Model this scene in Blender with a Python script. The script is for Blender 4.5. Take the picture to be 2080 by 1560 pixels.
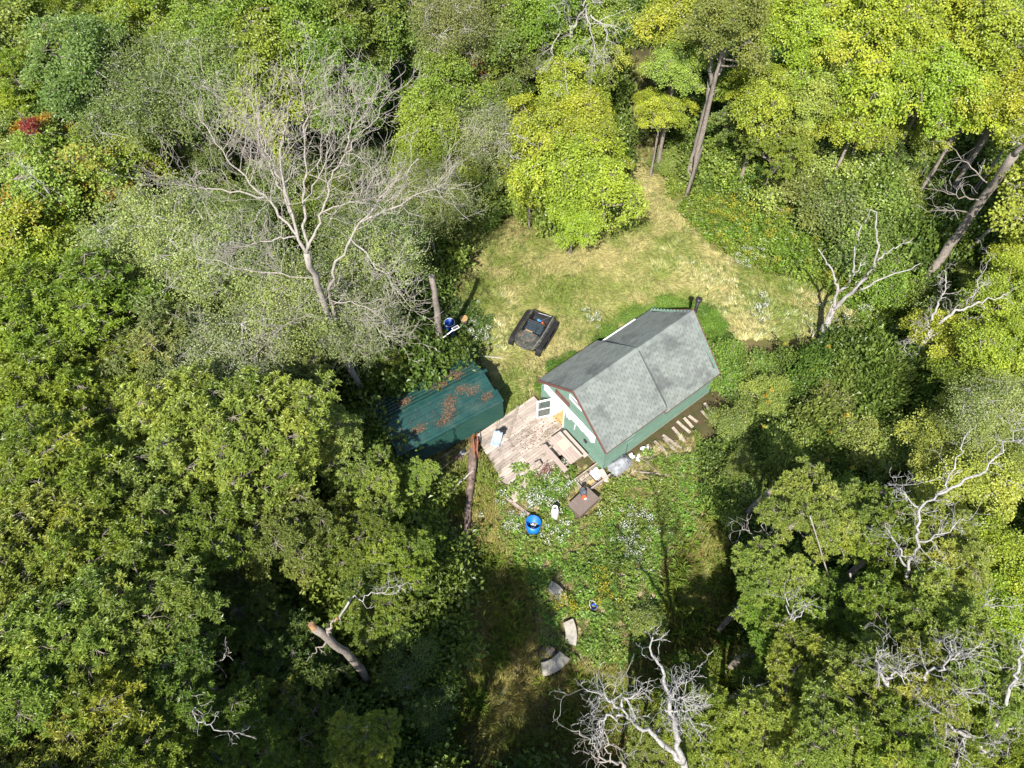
import bpy, math, random
import numpy as np
PI=math.pi
for o in list(bpy.data.objects): bpy.data.objects.remove(o)
sc=bpy.context.scene
COL=sc.collection
# ------------------------------------------------------------------ camera, sky, sun, exposure
CAM_H=32.0; FOC=1490.0; PITCH=math.radians(32.0); ROLL=math.radians(-2.0)
_f=np.array([0,math.sin(PITCH),-math.cos(PITCH)])
_r0=np.array([1.,0,0]); _u0=np.array([0,math.cos(PITCH),math.sin(PITCH)])
_r=math.cos(ROLL)*_r0+math.sin(ROLL)*_u0; _u=math.cos(ROLL)*_u0-math.sin(ROLL)*_r0
def P(px,py,z=0.0):
    """map position (metres) of a thing surveyed at (px,py) standing at height z"""
    d=_f*FOC+_r*(px-1040)+_u*(780-py)
    t=(z-CAM_H)/d[2]
    return np.array([d[0]*t,d[1]*t,z])
def Qn(p):
    v=np.asarray(p,float)-np.array([0,0,CAM_H]); w=v@_f
    return 1040+FOC*(v@_r)/w, 780-FOC*(v@_u)/w
cam=bpy.data.cameras.new('camera'); camo=bpy.data.objects.new('camera',cam); COL.objects.link(camo)
from mathutils import Matrix, Vector, Euler, noise as mnoise
M=Matrix(((_r[0],_u[0],-_f[0]),(_r[1],_u[1],-_f[1]),(_r[2],_u[2],-_f[2]))).to_4x4()
M.translation=(0,0,CAM_H); camo.matrix_world=M
cam.sensor_width=36; cam.lens=36*FOC/2080; cam.clip_end=600; cam.clip_start=.5
sc.camera=camo
SUN_EL=math.radians(50); SUN_AZ=math.radians(17)       # light travels towards (sin az, cos az)
w=bpy.data.worlds.new('World'); sc.world=w; w.use_nodes=True
nt=w.node_tree; bg=nt.nodes['Background']; sky=nt.nodes.new('ShaderNodeTexSky')
sky.sky_type='NISHITA'; sky.sun_disc=False; sky.sun_elevation=SUN_EL; sky.sun_rotation=SUN_AZ+PI
nt.links.new(sky.outputs[0],bg.inputs[0]); bg.inputs[1].default_value=0.10
sl=bpy.data.lights.new('sun','SUN'); sl.energy=5.0; sl.angle=math.radians(.53); sl.color=(1,.955,.88)
so=bpy.data.objects.new('sun',sl); COL.objects.link(so)
ld=Vector((math.sin(SUN_AZ)*math.cos(SUN_EL),math.cos(SUN_AZ)*math.cos(SUN_EL),-math.sin(SUN_EL)))
so.rotation_euler=ld.to_track_quat('-Z','Y').to_euler(); so.location=(0,-20,40)
sc.view_settings.view_transform='Standard'; sc.view_settings.look='None'
sc.view_settings.gamma=1; sc.view_settings.use_curve_mapping=False; sc.view_settings.exposure=1.0
sc.render.engine='CYCLES'
sc.cycles.max_bounces=6; sc.cycles.diffuse_bounces=3; sc.cycles.glossy_bounces=2; sc.cycles.transmission_bounces=4
sc.cycles.use_denoising=True
# ------------------------------------------------------------------ helpers
def rng(s): return np.random.default_rng(s)
def tag(o,label=None,cat=None,group=None,kind=None):
    if label: o['label']=label
    if cat: o['category']=cat
    if group: o['group']=group
    if kind: o['kind']=kind
    return o
def link(o,parent=None,loc=None,rot=None,scale=None):
    COL.objects.link(o)
    if parent: o.parent=parent
    if loc is not None: o.location=tuple(float(v) for v in loc)
    if rot is not None: o.rotation_euler=rot
    if scale is not None: o.scale=scale
    return o
def thing(name,label,cat,loc=(0,0,0),rz=0,group=None):
    o=bpy.data.objects.new(name,None); o.empty_display_size=.3
    link(o,None,loc,(0,0,rz)); tag(o,label,cat,group); return o
def np_mesh(name,verts,quads=None,tris=None,mat=None,attrs=None,smooth=False):
    verts=np.asarray(verts,np.float32).reshape(-1,3)
    me=bpy.data.meshes.new(name)
    q=np.zeros((0,4),np.int32) if quads is None else np.asarray(quads,np.int32).reshape(-1,4)
    t=np.zeros((0,3),np.int32) if tris is None else np.asarray(tris,np.int32).reshape(-1,3)
    me.vertices.add(len(verts)); me.vertices.foreach_set('co',verts.ravel())
    nl=q.size+t.size; me.loops.add(nl); me.polygons.add(len(q)+len(t))
    me.loops.foreach_set('vertex_index',np.concatenate([q.ravel(),t.ravel()]))
    ls=np.concatenate([np.arange(len(q))*4, q.size+np.arange(len(t))*3]).astype(np.int32)
    me.polygons.foreach_set('loop_start',ls)
    me.polygons.foreach_set('use_smooth',np.full(len(ls),bool(smooth)))
    me.update(calc_edges=True)
    if mat: me.materials.append(mat)
    for k,v in (attrs or {}).items():
        a=me.attributes.new(k,'FLOAT','FACE'); a.data.foreach_set('value',np.asarray(v,np.float32))
    return me
class MB:
    def __init__(s): s.v=[];s.q=[];s.t=[];s.n=0
    def add(s,v,q=None,t=None):
        v=np.asarray(v,float).reshape(-1,3); s.v.append(v)
        if q is not None and len(q): s.q.append(np.asarray(q).reshape(-1,4)+s.n)
        if t is not None and len(t): s.t.append(np.asarray(t).reshape(-1,3)+s.n)
        s.n+=len(v); return s
    def box(s,c,d,R=None,taper=0):
        x,y,z=[k/2 for k in d]
        v=np.array([[-x,-y,-z],[x,-y,-z],[x,y,-z],[-x,y,-z],[-x,-y,z],[x,-y,z],[x,y,z],[-x,y,z]],float)
        if taper: v[4:,:2]*=1-taper
        if R is not None: v=v@np.array(Euler(R).to_matrix()).T
        return s.add(v+np.array(c),[[0,3,2,1],[4,5,6,7],[0,1,5,4],[1,2,6,5],[2,3,7,6],[3,0,4,7]])
    def tube(s,pts,rad,n=6,cap=True,wob=0,rg=None):
        pts=np.asarray(pts,float); k=len(pts); rad=np.broadcast_to(np.asarray(rad,float),(k,))
        T=np.gradient(pts,axis=0) if k>2 else np.repeat([pts[1]-pts[0]],2,0)
        T/=np.linalg.norm(T,axis=1)[:,None]+1e-9
        a=np.array([0,0,1.]) if abs(T[0][2])<.9 else np.array([1.,0,0])
        u=np.cross(T,a); u/=np.linalg.norm(u,axis=1)[:,None]+1e-9; w_=np.cross(T,u)
        th=np.arange(n)*2*PI/n
        R_=rad[:,None]
        if wob and rg is not None: R_=R_*(1+wob*rg.uniform(-1,1,(k,n)))
        v=pts[:,None]+R_[...,None]*(np.cos(th)[None,:,None]*u[:,None]+np.sin(th)[None,:,None]*w_[:,None])
        i=np.arange(k-1)[:,None]*n; j=np.arange(n)[None]; jn=(j+1)%n
        q=np.stack([i+j,i+jn,i+n+jn,i+n+j],-1).reshape(-1,4)
        v=v.reshape(-1,3); t=[]
        if cap:
            v=np.vstack([v,pts[0],pts[-1]]); b=k*n
            t=[[b,(x+1)%n,x] for x in range(n)]+[[b+1,(k-1)*n+x,(k-1)*n+(x+1)%n] for x in range(n)]
        return s.add(v,q,t)
    def lathe(s,prof,n=16,c=(0,0,0)):
        prof=np.asarray(prof,float); k=len(prof); th=np.arange(n)*2*PI/n
        v=np.stack([prof[:,0,None]*np.cos(th),prof[:,0,None]*np.sin(th),np.repeat(prof[:,1,None],n,1)],-1).reshape(-1,3)+np.array(c)
        i=np.arange(k-1)[:,None]*n; j=np.arange(n)[None]; jn=(j+1)%n
        return s.add(v,np.stack([i+j,i+jn,i+n+jn,i+n+j],-1).reshape(-1,4))
    def prism(s,poly,h,z0=0,R=None,c=(0,0,0)):
        p=np.asarray(poly,float); n=len(p)
        v=np.vstack([np.c_[p,np.full(n,z0)],np.c_[p,np.full(n,z0+h)],[[*p.mean(0),z0]],[[*p.mean(0),z0+h]]])
        if R is not None: v=v@np.array(Euler(R).to_matrix()).T
        q=[[i,(i+1)%n,n+(i+1)%n,n+i] for i in range(n)]
        t=[[2*n,(i+1)%n,i] for i in range(n)]+[[2*n+1,n+i,n+(i+1)%n] for i in range(n)]
        return s.add(v+np.array(c),q,t)
    def mesh(s,name,mat,smooth=False,attrs=None):
        return np_mesh(name,np.vstack(s.v),np.vstack(s.q) if s.q else None,np.vstack(s.t) if s.t else None,mat,attrs,smooth)
    def build(s,name,mat,parent=None,loc=None,rot=None,smooth=False,bevel=0):
        o=bpy.data.objects.new(name,s.mesh(name,mat,smooth)); link(o,parent,loc,rot)
        if bevel:
            m=o.modifiers.new('bevel','BEVEL'); m.width=bevel; m.segments=2; m.limit_method='ANGLE'
        return o
_cube={}
def piece(name,mat,c,d,parent=None,R=(0,0,0)):
    """one board / panel: shares one box mesh per material"""
    if mat.name not in _cube: _cube[mat.name]=MB().box((0,0,0),(1,1,1)).mesh('board',mat)
    o=bpy.data.objects.new(name,_cube[mat.name]); return link(o,parent,c,R,tuple(d))
def tree_mesh(root,meshes): pass
# ------------------------------------------------------------------ materials
def newmat(name):
    m=bpy.data.materials.new(name); m.use_nodes=True; t=m.node_tree; t.nodes.clear()
    return m,t,t.nodes,t.links
def N(t,kind,**kw):
    n=t.nodes.new(kind)
    for k,v in kw.items():
        if k.startswith('_'): n.inputs[k[1:].replace('_',' ')].default_value=v
        else: setattr(n,k,v)
    return n
def mixc(t,fac,a,b,mode='MIX'):
    n=t.nodes.new('ShaderNodeMix'); n.data_type='RGBA'; n.blend_type=mode
    for idx,v in ((0,fac),(6,a),(7,b)):
        if isinstance(v,(int,float)): n.inputs[idx].default_value=v
        elif isinstance(v,tuple): n.inputs[idx].default_value=(*v,1) if len(v)==3 else v
        else: t.links.new(v,n.inputs[idx])
    return n.outputs[2]
def ramp(t,src,lo,hi):
    n=t.nodes.new('ShaderNodeMapRange'); n.inputs[1].default_value=lo; n.inputs[2].default_value=hi
    n.clamp=True; t.links.new(src,n.inputs[0]); return n.outputs[0]
def noise(t,scale,detail=4,rough=.6,vec=None,dist=0):
    n=t.nodes.new('ShaderNodeTexNoise'); n.inputs['Scale'].default_value=scale; n.inputs['Detail'].default_value=detail
    n.inputs['Roughness'].default_value=rough; n.inputs['Distortion'].default_value=dist
    if vec is not None: t.links.new(vec,n.inputs['Vector'])
    return n.outputs['Fac']
def wpos(t,scale=None):
    g=t.nodes.new('ShaderNodeNewGeometry').outputs['Position']
    if scale is None: return g
    m=t.nodes.new('ShaderNodeMapping'); m.inputs['Scale'].default_value=scale; t.links.new(g,m.inputs['Vector']); return m.outputs[0]
def simple(name,a,b=None,scale=6,rough=.7,metal=0,bump=.0,bscale=30,rot=0,stretch=None,rnd=0,spec=.5,c=None,cscale=2):
    """a, b: two pigments of the thing mixed by noise; c: a third in broad patches; rnd: piece-to-piece variation"""
    m,t,nn,L=newmat(name); b=b or tuple(k*.7 for k in a)
    v=wpos(t)
    if stretch:
        mp=t.nodes.new('ShaderNodeMapping'); mp.inputs['Rotation'].default_value=(0,0,rot); L.new(v,mp.inputs['Vector'])
        mp2=t.nodes.new('ShaderNodeMapping'); mp2.inputs['Scale'].default_value=stretch; L.new(mp.outputs[0],mp2.inputs['Vector']); vv=mp2.outputs[0]
    else: vv=v
    col=mixc(t,ramp(t,noise(t,scale,5,.65,vv),.35,.65),a,b)
    if c: col=mixc(t,ramp(t,noise(t,cscale,4,.6,v,.4),.5,.68),col,c)
    if rnd:
        oi=t.nodes.new('ShaderNodeObjectInfo'); at=N(t,'ShaderNodeAttribute',attribute_name='rnd')
        ad=N(t,'ShaderNodeMath',operation='ADD'); L.new(oi.outputs['Random'],ad.inputs[0]); L.new(at.outputs['Fac'],ad.inputs[1])
        fr=N(t,'ShaderNodeMath',operation='FRACT'); L.new(ad.outputs[0],fr.inputs[0])
        hs=t.nodes.new('ShaderNodeHueSaturation'); mr=t.nodes.new('ShaderNodeMapRange')
        mr.inputs[3].default_value=1-rnd; mr.inputs[4].default_value=1+rnd; L.new(fr.outputs[0],mr.inputs[0]); L.new(mr.outputs[0],hs.inputs['Value']); L.new(col,hs.inputs['Color']); col=hs.outputs[0]
    p=t.nodes.new('ShaderNodeBsdfPrincipled'); L.new(col,p.inputs['Base Color']); p.inputs['Roughness'].default_value=rough
    p.inputs['Metallic'].default_value=metal; p.inputs['Specular IOR Level'].default_value=spec
    if bump:
        bn=t.nodes.new('ShaderNodeBump'); bn.inputs['Strength'].default_value=bump; bn.inputs['Distance'].default_value=.02
        L.new(noise(t,bscale,4,.6,vv),bn.inputs['Height']); L.new(bn.outputs[0],p.inputs['Normal'])
    o=t.nodes.new('ShaderNodeOutputMaterial'); L.new(p.outputs[0],o.inputs[0]); return m
TH=0.623    # direction of the cabin's ridge
wood_deck=simple('weathered_deck_wood',(.45,.385,.33),(.28,.225,.19),9,.8,0,.3,40,-TH,(.25,5,5),rnd=.22,c=(.24,.20,.16),cscale=1.6)
wood_table=simple('weathered_table_wood',(.40,.325,.28),(.30,.24,.21),9,.8,0,.3,40,-TH,(5,.3,5),rnd=.15)
wood_old=simple('old_board_wood',(.40,.34,.28),(.2,.16,.13),10,.85,0,.3,30,rnd=.25)
wood_dark=simple('dark_damp_lumber',(.16,.11,.085),(.08,.055,.045),10,.85,0,.3,30,rnd=.3)
wood_new=simple('yellow_pine_board',(.50,.32,.13),(.40,.24,.1),10,.7,rnd=.1)
siding=simple('green_siding_paint',(.17,.285,.225),(.135,.235,.185),5,.62,0,.15,60,rnd=.08,c=(.17,.27,.215),cscale=1.2)
trimred=simple('red_brown_trim_paint',(.17,.072,.06),(.13,.055,.048),8,.6)
whitep=simple('white_paint',(.80,.80,.78),(.70,.70,.69),6,.55)
wrap=simple('white_house_wrap',(.82,.83,.84),(.74,.76,.78),3,.5,0,.3,9)
shingle_m=simple('grey_green_asphalt_shingle',(.185,.205,.188),(.15,.168,.155),22,.92,0,.3,120,rnd=.15,c=(.095,.105,.10),cscale=.7)
roofdeck=simple('roof_felt',(.10,.108,.104),(.085,.09,.088),8,.95)
greenmetal=simple('green_steel_sheet',(.010,.052,.044),(.007,.036,.033),3,.40,0,.04,6,c=(.028,.062,.050),cscale=1.4,rnd=.1)
greenwall=simple('dark_green_steel_siding',(.012,.058,.042),(.010,.043,.033),3,.36,0,.03,8)
blackm=simple('black_rubber',(.011,.011,.012),(.006,.006,.007),12,.75,0,.4,40)
camo_m=simple('dirty_green_black_plastic',(.055,.056,.042),(.016,.018,.015),7,.4,0,.1,30,c=(.13,.11,.08),cscale=4)
hood_m=simple('dusty_grey_green_hood',(.10,.112,.095),(.035,.042,.036),6,.35,c=(.16,.09,.07),cscale=5)
seat_m=simple('dark_blue_grey_vinyl',(.035,.05,.062),(.02,.03,.036),8,.45)
steel=simple('dull_steel',(.42,.42,.43),(.28,.28,.29),10,.4,.7)
darksteel=simple('dark_stovepipe_steel',(.05,.043,.045),(.03,.027,.03),8,.4,.4)
blue_m=simple('bright_blue_plastic',(.006,.15,.52),(.005,.12,.44),5,.42)
blued=simple('deep_blue_plastic',(.006,.06,.33),(.005,.045,.26),5,.45)
orange_m=simple('orange_fabric',(.75,.12,.02),(.55,.08,.02),9,.6)
brownbox=simple('brown_painted_plywood',(.155,.118,.098),(.135,.10,.085),14,.7,c=(.17,.135,.115),cscale=3)
concrete=simple('buff_cast_stone',(.40,.37,.31),(.30,.275,.23),9,.9,0,.4,50,c=(.24,.22,.17),cscale=4)
tarp=simple('grey_tarpaulin',(.30,.31,.335),(.17,.18,.20),9,.5,0,.6,14)
cloth=simple('pale_blue_cloth',(.34,.40,.50),(.22,.29,.40),9,.8,0,.5,20)
tankm=simple('grey_white_tank_paint',(.55,.55,.53),(.42,.43,.42),7,.5)
stove_g=simple('charcoal_grey_casing',(.10,.115,.14),(.06,.07,.09),9,.5)
bark=simple('grey_brown_bark',(.31,.265,.225),(.15,.125,.105),7,.95,0,.9,16,0,(3,3,.7),rnd=.15)
bark_dead=simple('bleached_dead_wood',(.44,.415,.39),(.24,.22,.20),6,.9,0,.6,20,0,(3,3,.8))
bark_dead2=simple('brownish_bare_wood',(.36,.325,.28),(.21,.185,.16),6,.9,0,.6,20,0,(3,3,.8))
bark_lichen=simple('lichen_white_bark',(.40,.39,.37),(.17,.155,.145),13,.92,0,.9,22)
cutwood=simple('orange_cut_wood',(.34,.19,.09),(.22,.12,.06),9,.7)
log_m=simple('fallen_log_bark',(.17,.115,.09),(.085,.06,.05),8,.95,0,1,18,0,(4,.6,4),c=(.30,.22,.18),cscale=2.5)
redlog=simple('split_red_heartwood',(.36,.13,.06),(.22,.08,.04),9,.85,0,.8,22)
leaflit=simple('dry_leaf_litter',(.06,.03,.022),(.19,.12,.065),12,.9,rnd=.5)
dirt=simple('bare_brown_soil',(.20,.15,.11),(.13,.095,.07),5,1,0,.6,20)
red_dry=simple('dry_red_brown_stems',(.22,.075,.045),(.13,.05,.035),9,.9)
white_fl=simple('white_aster_petals',(.78,.78,.74),(.65,.66,.62),9,.8)
yel_fl=simple('goldenrod_yellow',(.50,.37,.02),(.42,.32,.02),9,.8)
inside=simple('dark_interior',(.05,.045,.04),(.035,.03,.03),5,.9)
def glassmat(name,tint,rough=.08):
    m,t,nn,L=newmat(name); p=t.nodes.new('ShaderNodeBsdfPrincipled'); p.inputs['Base Color'].default_value=(*tint,1)
    p.inputs['Roughness'].default_value=rough; p.inputs['Alpha'].default_value=.45; p.inputs['Specular IOR Level'].default_value=.8
    o=t.nodes.new('ShaderNodeOutputMaterial'); L.new(p.outputs[0],o.inputs[0]); return m
glass=glassmat('window_glass',(.12,.16,.15)); glass2=glassmat('hazy_window_glass',(.35,.38,.45),.3)
solar=simple('solar_cell_panel',(.10,.10,.12),(.07,.07,.09),20,.2)
def leafmat(name,inst=False,sec=(.36,.26,.03),trans=.38):
    """leaf pigment comes from the tree (object colour) or, for scattered plants, from the instancing point"""
    m,t,nn,L=newmat(name)
    if inst:
        a=N(t,'ShaderNodeAttribute',attribute_name='tint',attribute_type='INSTANCER'); base=a.outputs['Color']; al=None
    else:
        a=t.nodes.new('ShaderNodeObjectInfo'); base=a.outputs['Color']; al=a.outputs['Alpha']
    r=N(t,'ShaderNodeAttribute',attribute_name='rnd').outputs['Fac']
    c=N(t,'ShaderNodeAttribute',attribute_name='clump').outputs['Fac']
    hs=t.nodes.new('ShaderNodeHueSaturation')
    mr=t.nodes.new('ShaderNodeMapRange'); mr.inputs[3].default_value=.50; mr.inputs[4].default_value=1.55; L.new(r,mr.inputs[0])
    hh=t.nodes.new('ShaderNodeMapRange'); hh.inputs[3].default_value=.518; hh.inputs[4].default_value=.486; L.new(c,hh.inputs[0])
    cv=t.nodes.new('ShaderNodeMapRange'); cv.inputs[3].default_value=.72; cv.inputs[4].default_value=1.30; L.new(c,cv.inputs[0])
    vm=N(t,'ShaderNodeMath',operation='MULTIPLY'); L.new(mr.outputs[0],vm.inputs[0]); L.new(cv.outputs[0],vm.inputs[1]); L.new(vm.outputs[0],hs.inputs['Value']); L.new(hh.outputs[0],hs.inputs['Hue']); L.new(base,hs.inputs['Color'])
    col=hs.outputs[0]
    if al is not None:
        # some boughs have turned: share given per tree
        s=N(t,'ShaderNodeMath',operation='ADD'); L.new(c,s.inputs[0]); L.new(al,s.inputs[1])
        s3=N(t,'ShaderNodeMath',operation='MULTIPLY_ADD'); L.new(r,s3.inputs[0]); s3.inputs[1].default_value=.25; L.new(s.outputs[0],s3.inputs[2])
        col=mixc(t,ramp(t,s3.outputs[0],1.08,1.35),col,sec)
    p=t.nodes.new('ShaderNodeBsdfPrincipled'); L.new(col,p.inputs['Base Color']); p.inputs['Roughness'].default_value=.42
    p.inputs['Specular IOR Level'].default_value=.55
    tr=t.nodes.new('ShaderNodeBsdfTranslucent')
    b=t.nodes.new('ShaderNodeHueSaturation'); b.inputs['Hue'].default_value=.485; b.inputs['Saturation'].default_value=1.1; b.inputs['Value'].default_value=1.35
    L.new(col,b.inputs['Color']); L.new(b.outputs[0],tr.inputs[0])
    mx=t.nodes.new('ShaderNodeMixShader'); mx.inputs[0].default_value=trans; L.new(p.outputs[0],mx.inputs[1]); L.new(tr.outputs[0],mx.inputs[2])
    o=t.nodes.new('ShaderNodeOutputMaterial'); L.new(mx.outputs[0],o.inputs[0]); return m
leaf_tree=leafmat('tree_leaf'); leaf_tree_or=leafmat('autumn_tree_leaf',sec=(.40,.23,.03)); leaf_tree_red=leafmat('red_vine_leaf',sec=(.30,.06,.04))
leaf_inst=leafmat('small_plant_leaf',True); blade_inst=leafmat('grass_blade',True,trans=.25)
# ------------------------------------------------------------------ regions on the ground (surveyed outlines)
def poly(pts): return np.array([P(x,y,0)[:2] for x,y in pts])
CLEAR=poly([(905,520),(960,470),(1060,440),(1130,470),(1250,470),(1285,400),(1280,330),(1340,330),(1370,420),(1450,510),(1560,560),(1660,585),(1760,650),(1740,720),(1650,680),(1560,690),(1460,690),(1380,650),(1150,740),(1090,770),(1060,830),(1010,870),(1000,760),(975,730),(1000,650),(930,600),(890,570)])
WEEDS=poly([(1330,320),(1400,380),(1480,390),(1600,370),(1700,410),(1760,520),(1860,600),(1900,700),(1860,780),(1780,740),(1740,640),(1660,585),(1560,560),(1450,510),(1370,420)])
YARD=poly([(1010,960),(1100,935),(1160,950),(1230,950),(1420,880),(1440,1000),(1400,1100),(1340,1150),(1350,1300),(1250,1360),(1100,1330),(1080,1200),(1010,1080)])
LOWER=poly([(840,940),(960,900),(1010,960),(1010,1080),(1080,1200),(1100,1330),(1250,1360),(1350,1300),(1340,1150),(1400,1100),(1440,1010),(1510,1090),(1570,1200),(1570,1380),(1510,1460),(1400,1590),(900,1640),(880,1400),(930,1200),(890,1050)])
LEFTY=poly([(880,560),(930,600),(1000,650),(975,730),(930,730),(860,760),(860,640)])
BRAMBLE=poly([(1500,745),(1560,735),(1650,755),(1710,770),(1780,835),(1900,840),(1930,960),(1800,1060),(1600,1080),(1500,1080),(1440,1030),(1425,930),(1500,850),(1490,770)])
TRAILX=poly([(1235,450),(1400,420),(1385,300),(1365,90),(1235,90),(1240,300)])
APRON=poly([(1000,760),(1100,700),(1300,560),(1440,580),(1640,640),(1720,760),(1520,740),(1500,860),(1425,1000),(1100,1040),(960,930)])
FRINGE=poly([(1075,800),(1110,755),(1200,700),(1290,640),(1330,618),(1400,612),(1450,640),(1480,690),(1450,720),(1400,640),(1300,660),(1120,790)])
PATH=poly([(1275,340),(1345,340),(1325,240),(1320,120),(1260,120),(1265,240)])
def inside_poly(xy,pl):
    x,y=xy[:,0],xy[:,1]; r=np.zeros(len(xy),bool); n=len(pl)
    for i in range(n):
        a=pl[i]; b=pl[(i+1)%n]
        c=((a[1]>y)!=(b[1]>y))&(x<(b[0]-a[0])*(y-a[1])/(b[1]-a[1]+1e-12)+a[0]); r^=c
    return r
def bounds(pl): return pl.min(0),pl.max(0)
HX,HY=2.687,16.704; HXV=np.array([math.cos(TH),math.sin(TH)]); HYV=np.array([-math.sin(TH),math.cos(TH)])
def house_xy(lx,ly): return np.array([HX,HY])+HXV*lx+HYV*ly
SX,SY,STH=-6.046,16.616,0.512
def shed_xy(lx,ly): return np.array([SX,SY])+np.array([math.cos(STH),math.sin(STH)])*lx+np.array([-math.sin(STH),math.cos(STH)])*ly
HOUSE=np.array([house_xy(*a) for a in ((.2,-2.3),(7.2,-2.3),(7.2,2.3),(.2,2.3))])
DECKP=np.array([house_xy(*a) for a in ((-4,-.9),(.2,-.9),(.2,2.95),(-3.6,2.95))])
SHED=np.array([shed_xy(*a) for a in ((-.05,-1.6),(5.3,-1.6),(5.3,1.6),(-.05,1.6))])
def nz(xy,s,seed=0):
    """cheap smooth value noise, vectorised"""
    r=rng(seed).random((64,64)); u=xy*s; i=np.floor(u).astype(int); f=u-i; f=f*f*(3-2*f)
    a=r[i[:,0]%64,i[:,1]%64]; b=r[(i[:,0]+1)%64,i[:,1]%64]; c=r[i[:,0]%64,(i[:,1]+1)%64]; d=r[(i[:,0]+1)%64,(i[:,1]+1)%64]
    return (a*(1-f[:,0])+b*f[:,0])*(1-f[:,1])+(c*(1-f[:,0])+d*f[:,0])*f[:,1]
# ground sheet
gx=np.concatenate([[-170,-110,-70,-50],np.arange(-40,44,.33),[55,75,110,170]]); gy=np.concatenate([[-120,-70,-30],np.arange(-14,66,.33),[80,110,170]])
X,Y=np.meshgrid(gx,gy); xy=np.c_[X.ravel(),Y.ravel()]
Z=(nz(xy,.35,3)-.5)*.10+(nz(xy,1.7,4)-.5)*.05
Z-=.06
n1,n2=len(gx),len(gy); I=np.arange((n2-1)*n1).reshape(n2-1,n1)[:,:-1].ravel()
gm=np_mesh('ground',np.c_[xy,Z],quads=np.c_[I,I+1,I+n1+1,I+n1],smooth=True)
reg=np.zeros((len(xy),4),np.float32)
reg[:,3]=1
def soft(pl):  # share of nearby samples inside the outline
    s=np.zeros(len(xy)); r=rng(8)
    for k in range(6): s+=inside_poly(xy+r.normal(0,.45,2),pl)
    return s/6
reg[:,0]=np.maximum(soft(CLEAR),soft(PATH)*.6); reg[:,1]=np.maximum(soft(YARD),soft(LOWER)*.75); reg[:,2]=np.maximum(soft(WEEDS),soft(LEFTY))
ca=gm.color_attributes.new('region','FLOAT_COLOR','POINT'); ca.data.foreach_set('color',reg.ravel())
m,t,nn,L=newmat('meadow_and_forest_floor')
rg_=N(t,'ShaderNodeAttribute',attribute_name='region'); sep=t.nodes.new('ShaderNodeSeparateColor'); L.new(rg_.outputs['Color'],sep.inputs[0])
v=wpos(t)
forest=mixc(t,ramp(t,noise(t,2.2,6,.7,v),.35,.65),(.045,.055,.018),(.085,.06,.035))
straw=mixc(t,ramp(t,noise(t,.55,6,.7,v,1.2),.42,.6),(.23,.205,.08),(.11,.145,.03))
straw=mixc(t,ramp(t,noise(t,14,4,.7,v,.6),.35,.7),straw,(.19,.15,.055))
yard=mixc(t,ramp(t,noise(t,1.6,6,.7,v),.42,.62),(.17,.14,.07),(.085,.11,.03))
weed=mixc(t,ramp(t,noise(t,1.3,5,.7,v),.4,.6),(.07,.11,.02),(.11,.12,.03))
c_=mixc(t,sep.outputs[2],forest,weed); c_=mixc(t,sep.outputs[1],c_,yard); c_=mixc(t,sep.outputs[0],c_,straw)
p=t.nodes.new('ShaderNodeBsdfPrincipled'); p.inputs['Roughness'].default_value=1; p.inputs['Specular IOR Level'].default_value=.1; L.new(c_,p.inputs['Base Color'])
bn=t.nodes.new('ShaderNodeBump'); bn.inputs['Strength'].default_value=.8; bn.inputs['Distance'].default_value=.06; L.new(noise(t,9,5,.7,v),bn.inputs['Height']); L.new(bn.outputs[0],p.inputs['Normal'])
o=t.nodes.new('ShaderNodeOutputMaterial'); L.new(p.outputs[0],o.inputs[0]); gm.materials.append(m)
go=bpy.data.objects.new('ground',gm); link(go); tag(go,'mown straw coloured clearing running into shaded forest floor','ground',kind='structure')
# ------------------------------------------------------------------ leaves, crowns, branches
def unit(v): return v/(np.linalg.norm(v,axis=-1,keepdims=True)+1e-9)
def leaves(pos,t,n,L,W,fold=.18):
    """one folded diamond (two triangles) per leaf"""
    k=len(pos); t=unit(t); s=unit(np.cross(n,t)); n=np.cross(t,s)
    L=np.broadcast_to(L,(k,))[:,None]; W=np.broadcast_to(W,(k,))[:,None]
    v=np.stack([pos, pos+t*L*.5+s*W*.5+n*L*fold, pos+t*L, pos+t*L*.5-s*W*.5+n*L*fold],1).reshape(-1,3)
    i=np.arange(k)[:,None]*4
    # folded along the midrib
    return v,np.concatenate([i+[0,1,2],i+[0,2,3]],1).reshape(-1,3)
def boughs(rg,nb,R,Hc,kind):
    """bough centres through the outer part of an uneven crown"""
    k=nb
    d=unit(rg.normal(0,1,(k*3,3))); d=d[(d[:,2]>-.55)][:k]; k=len(d)
    lump=1+.36*np.sin(3*np.arctan2(d[:,1],d[:,0])+rg.uniform(0,6))*(1-abs(d[:,2]))+.16*np.sin(5*np.arctan2(d[:,1],d[:,0])+rg.uniform(0,6))+.12*np.sin(7*d[:,2]+rg.uniform(0,6))
    rr=rg.uniform(.18,1,k)**.5
    return d*np.array([R,R,Hc])*.84*(rr*lump)[:,None],d
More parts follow.
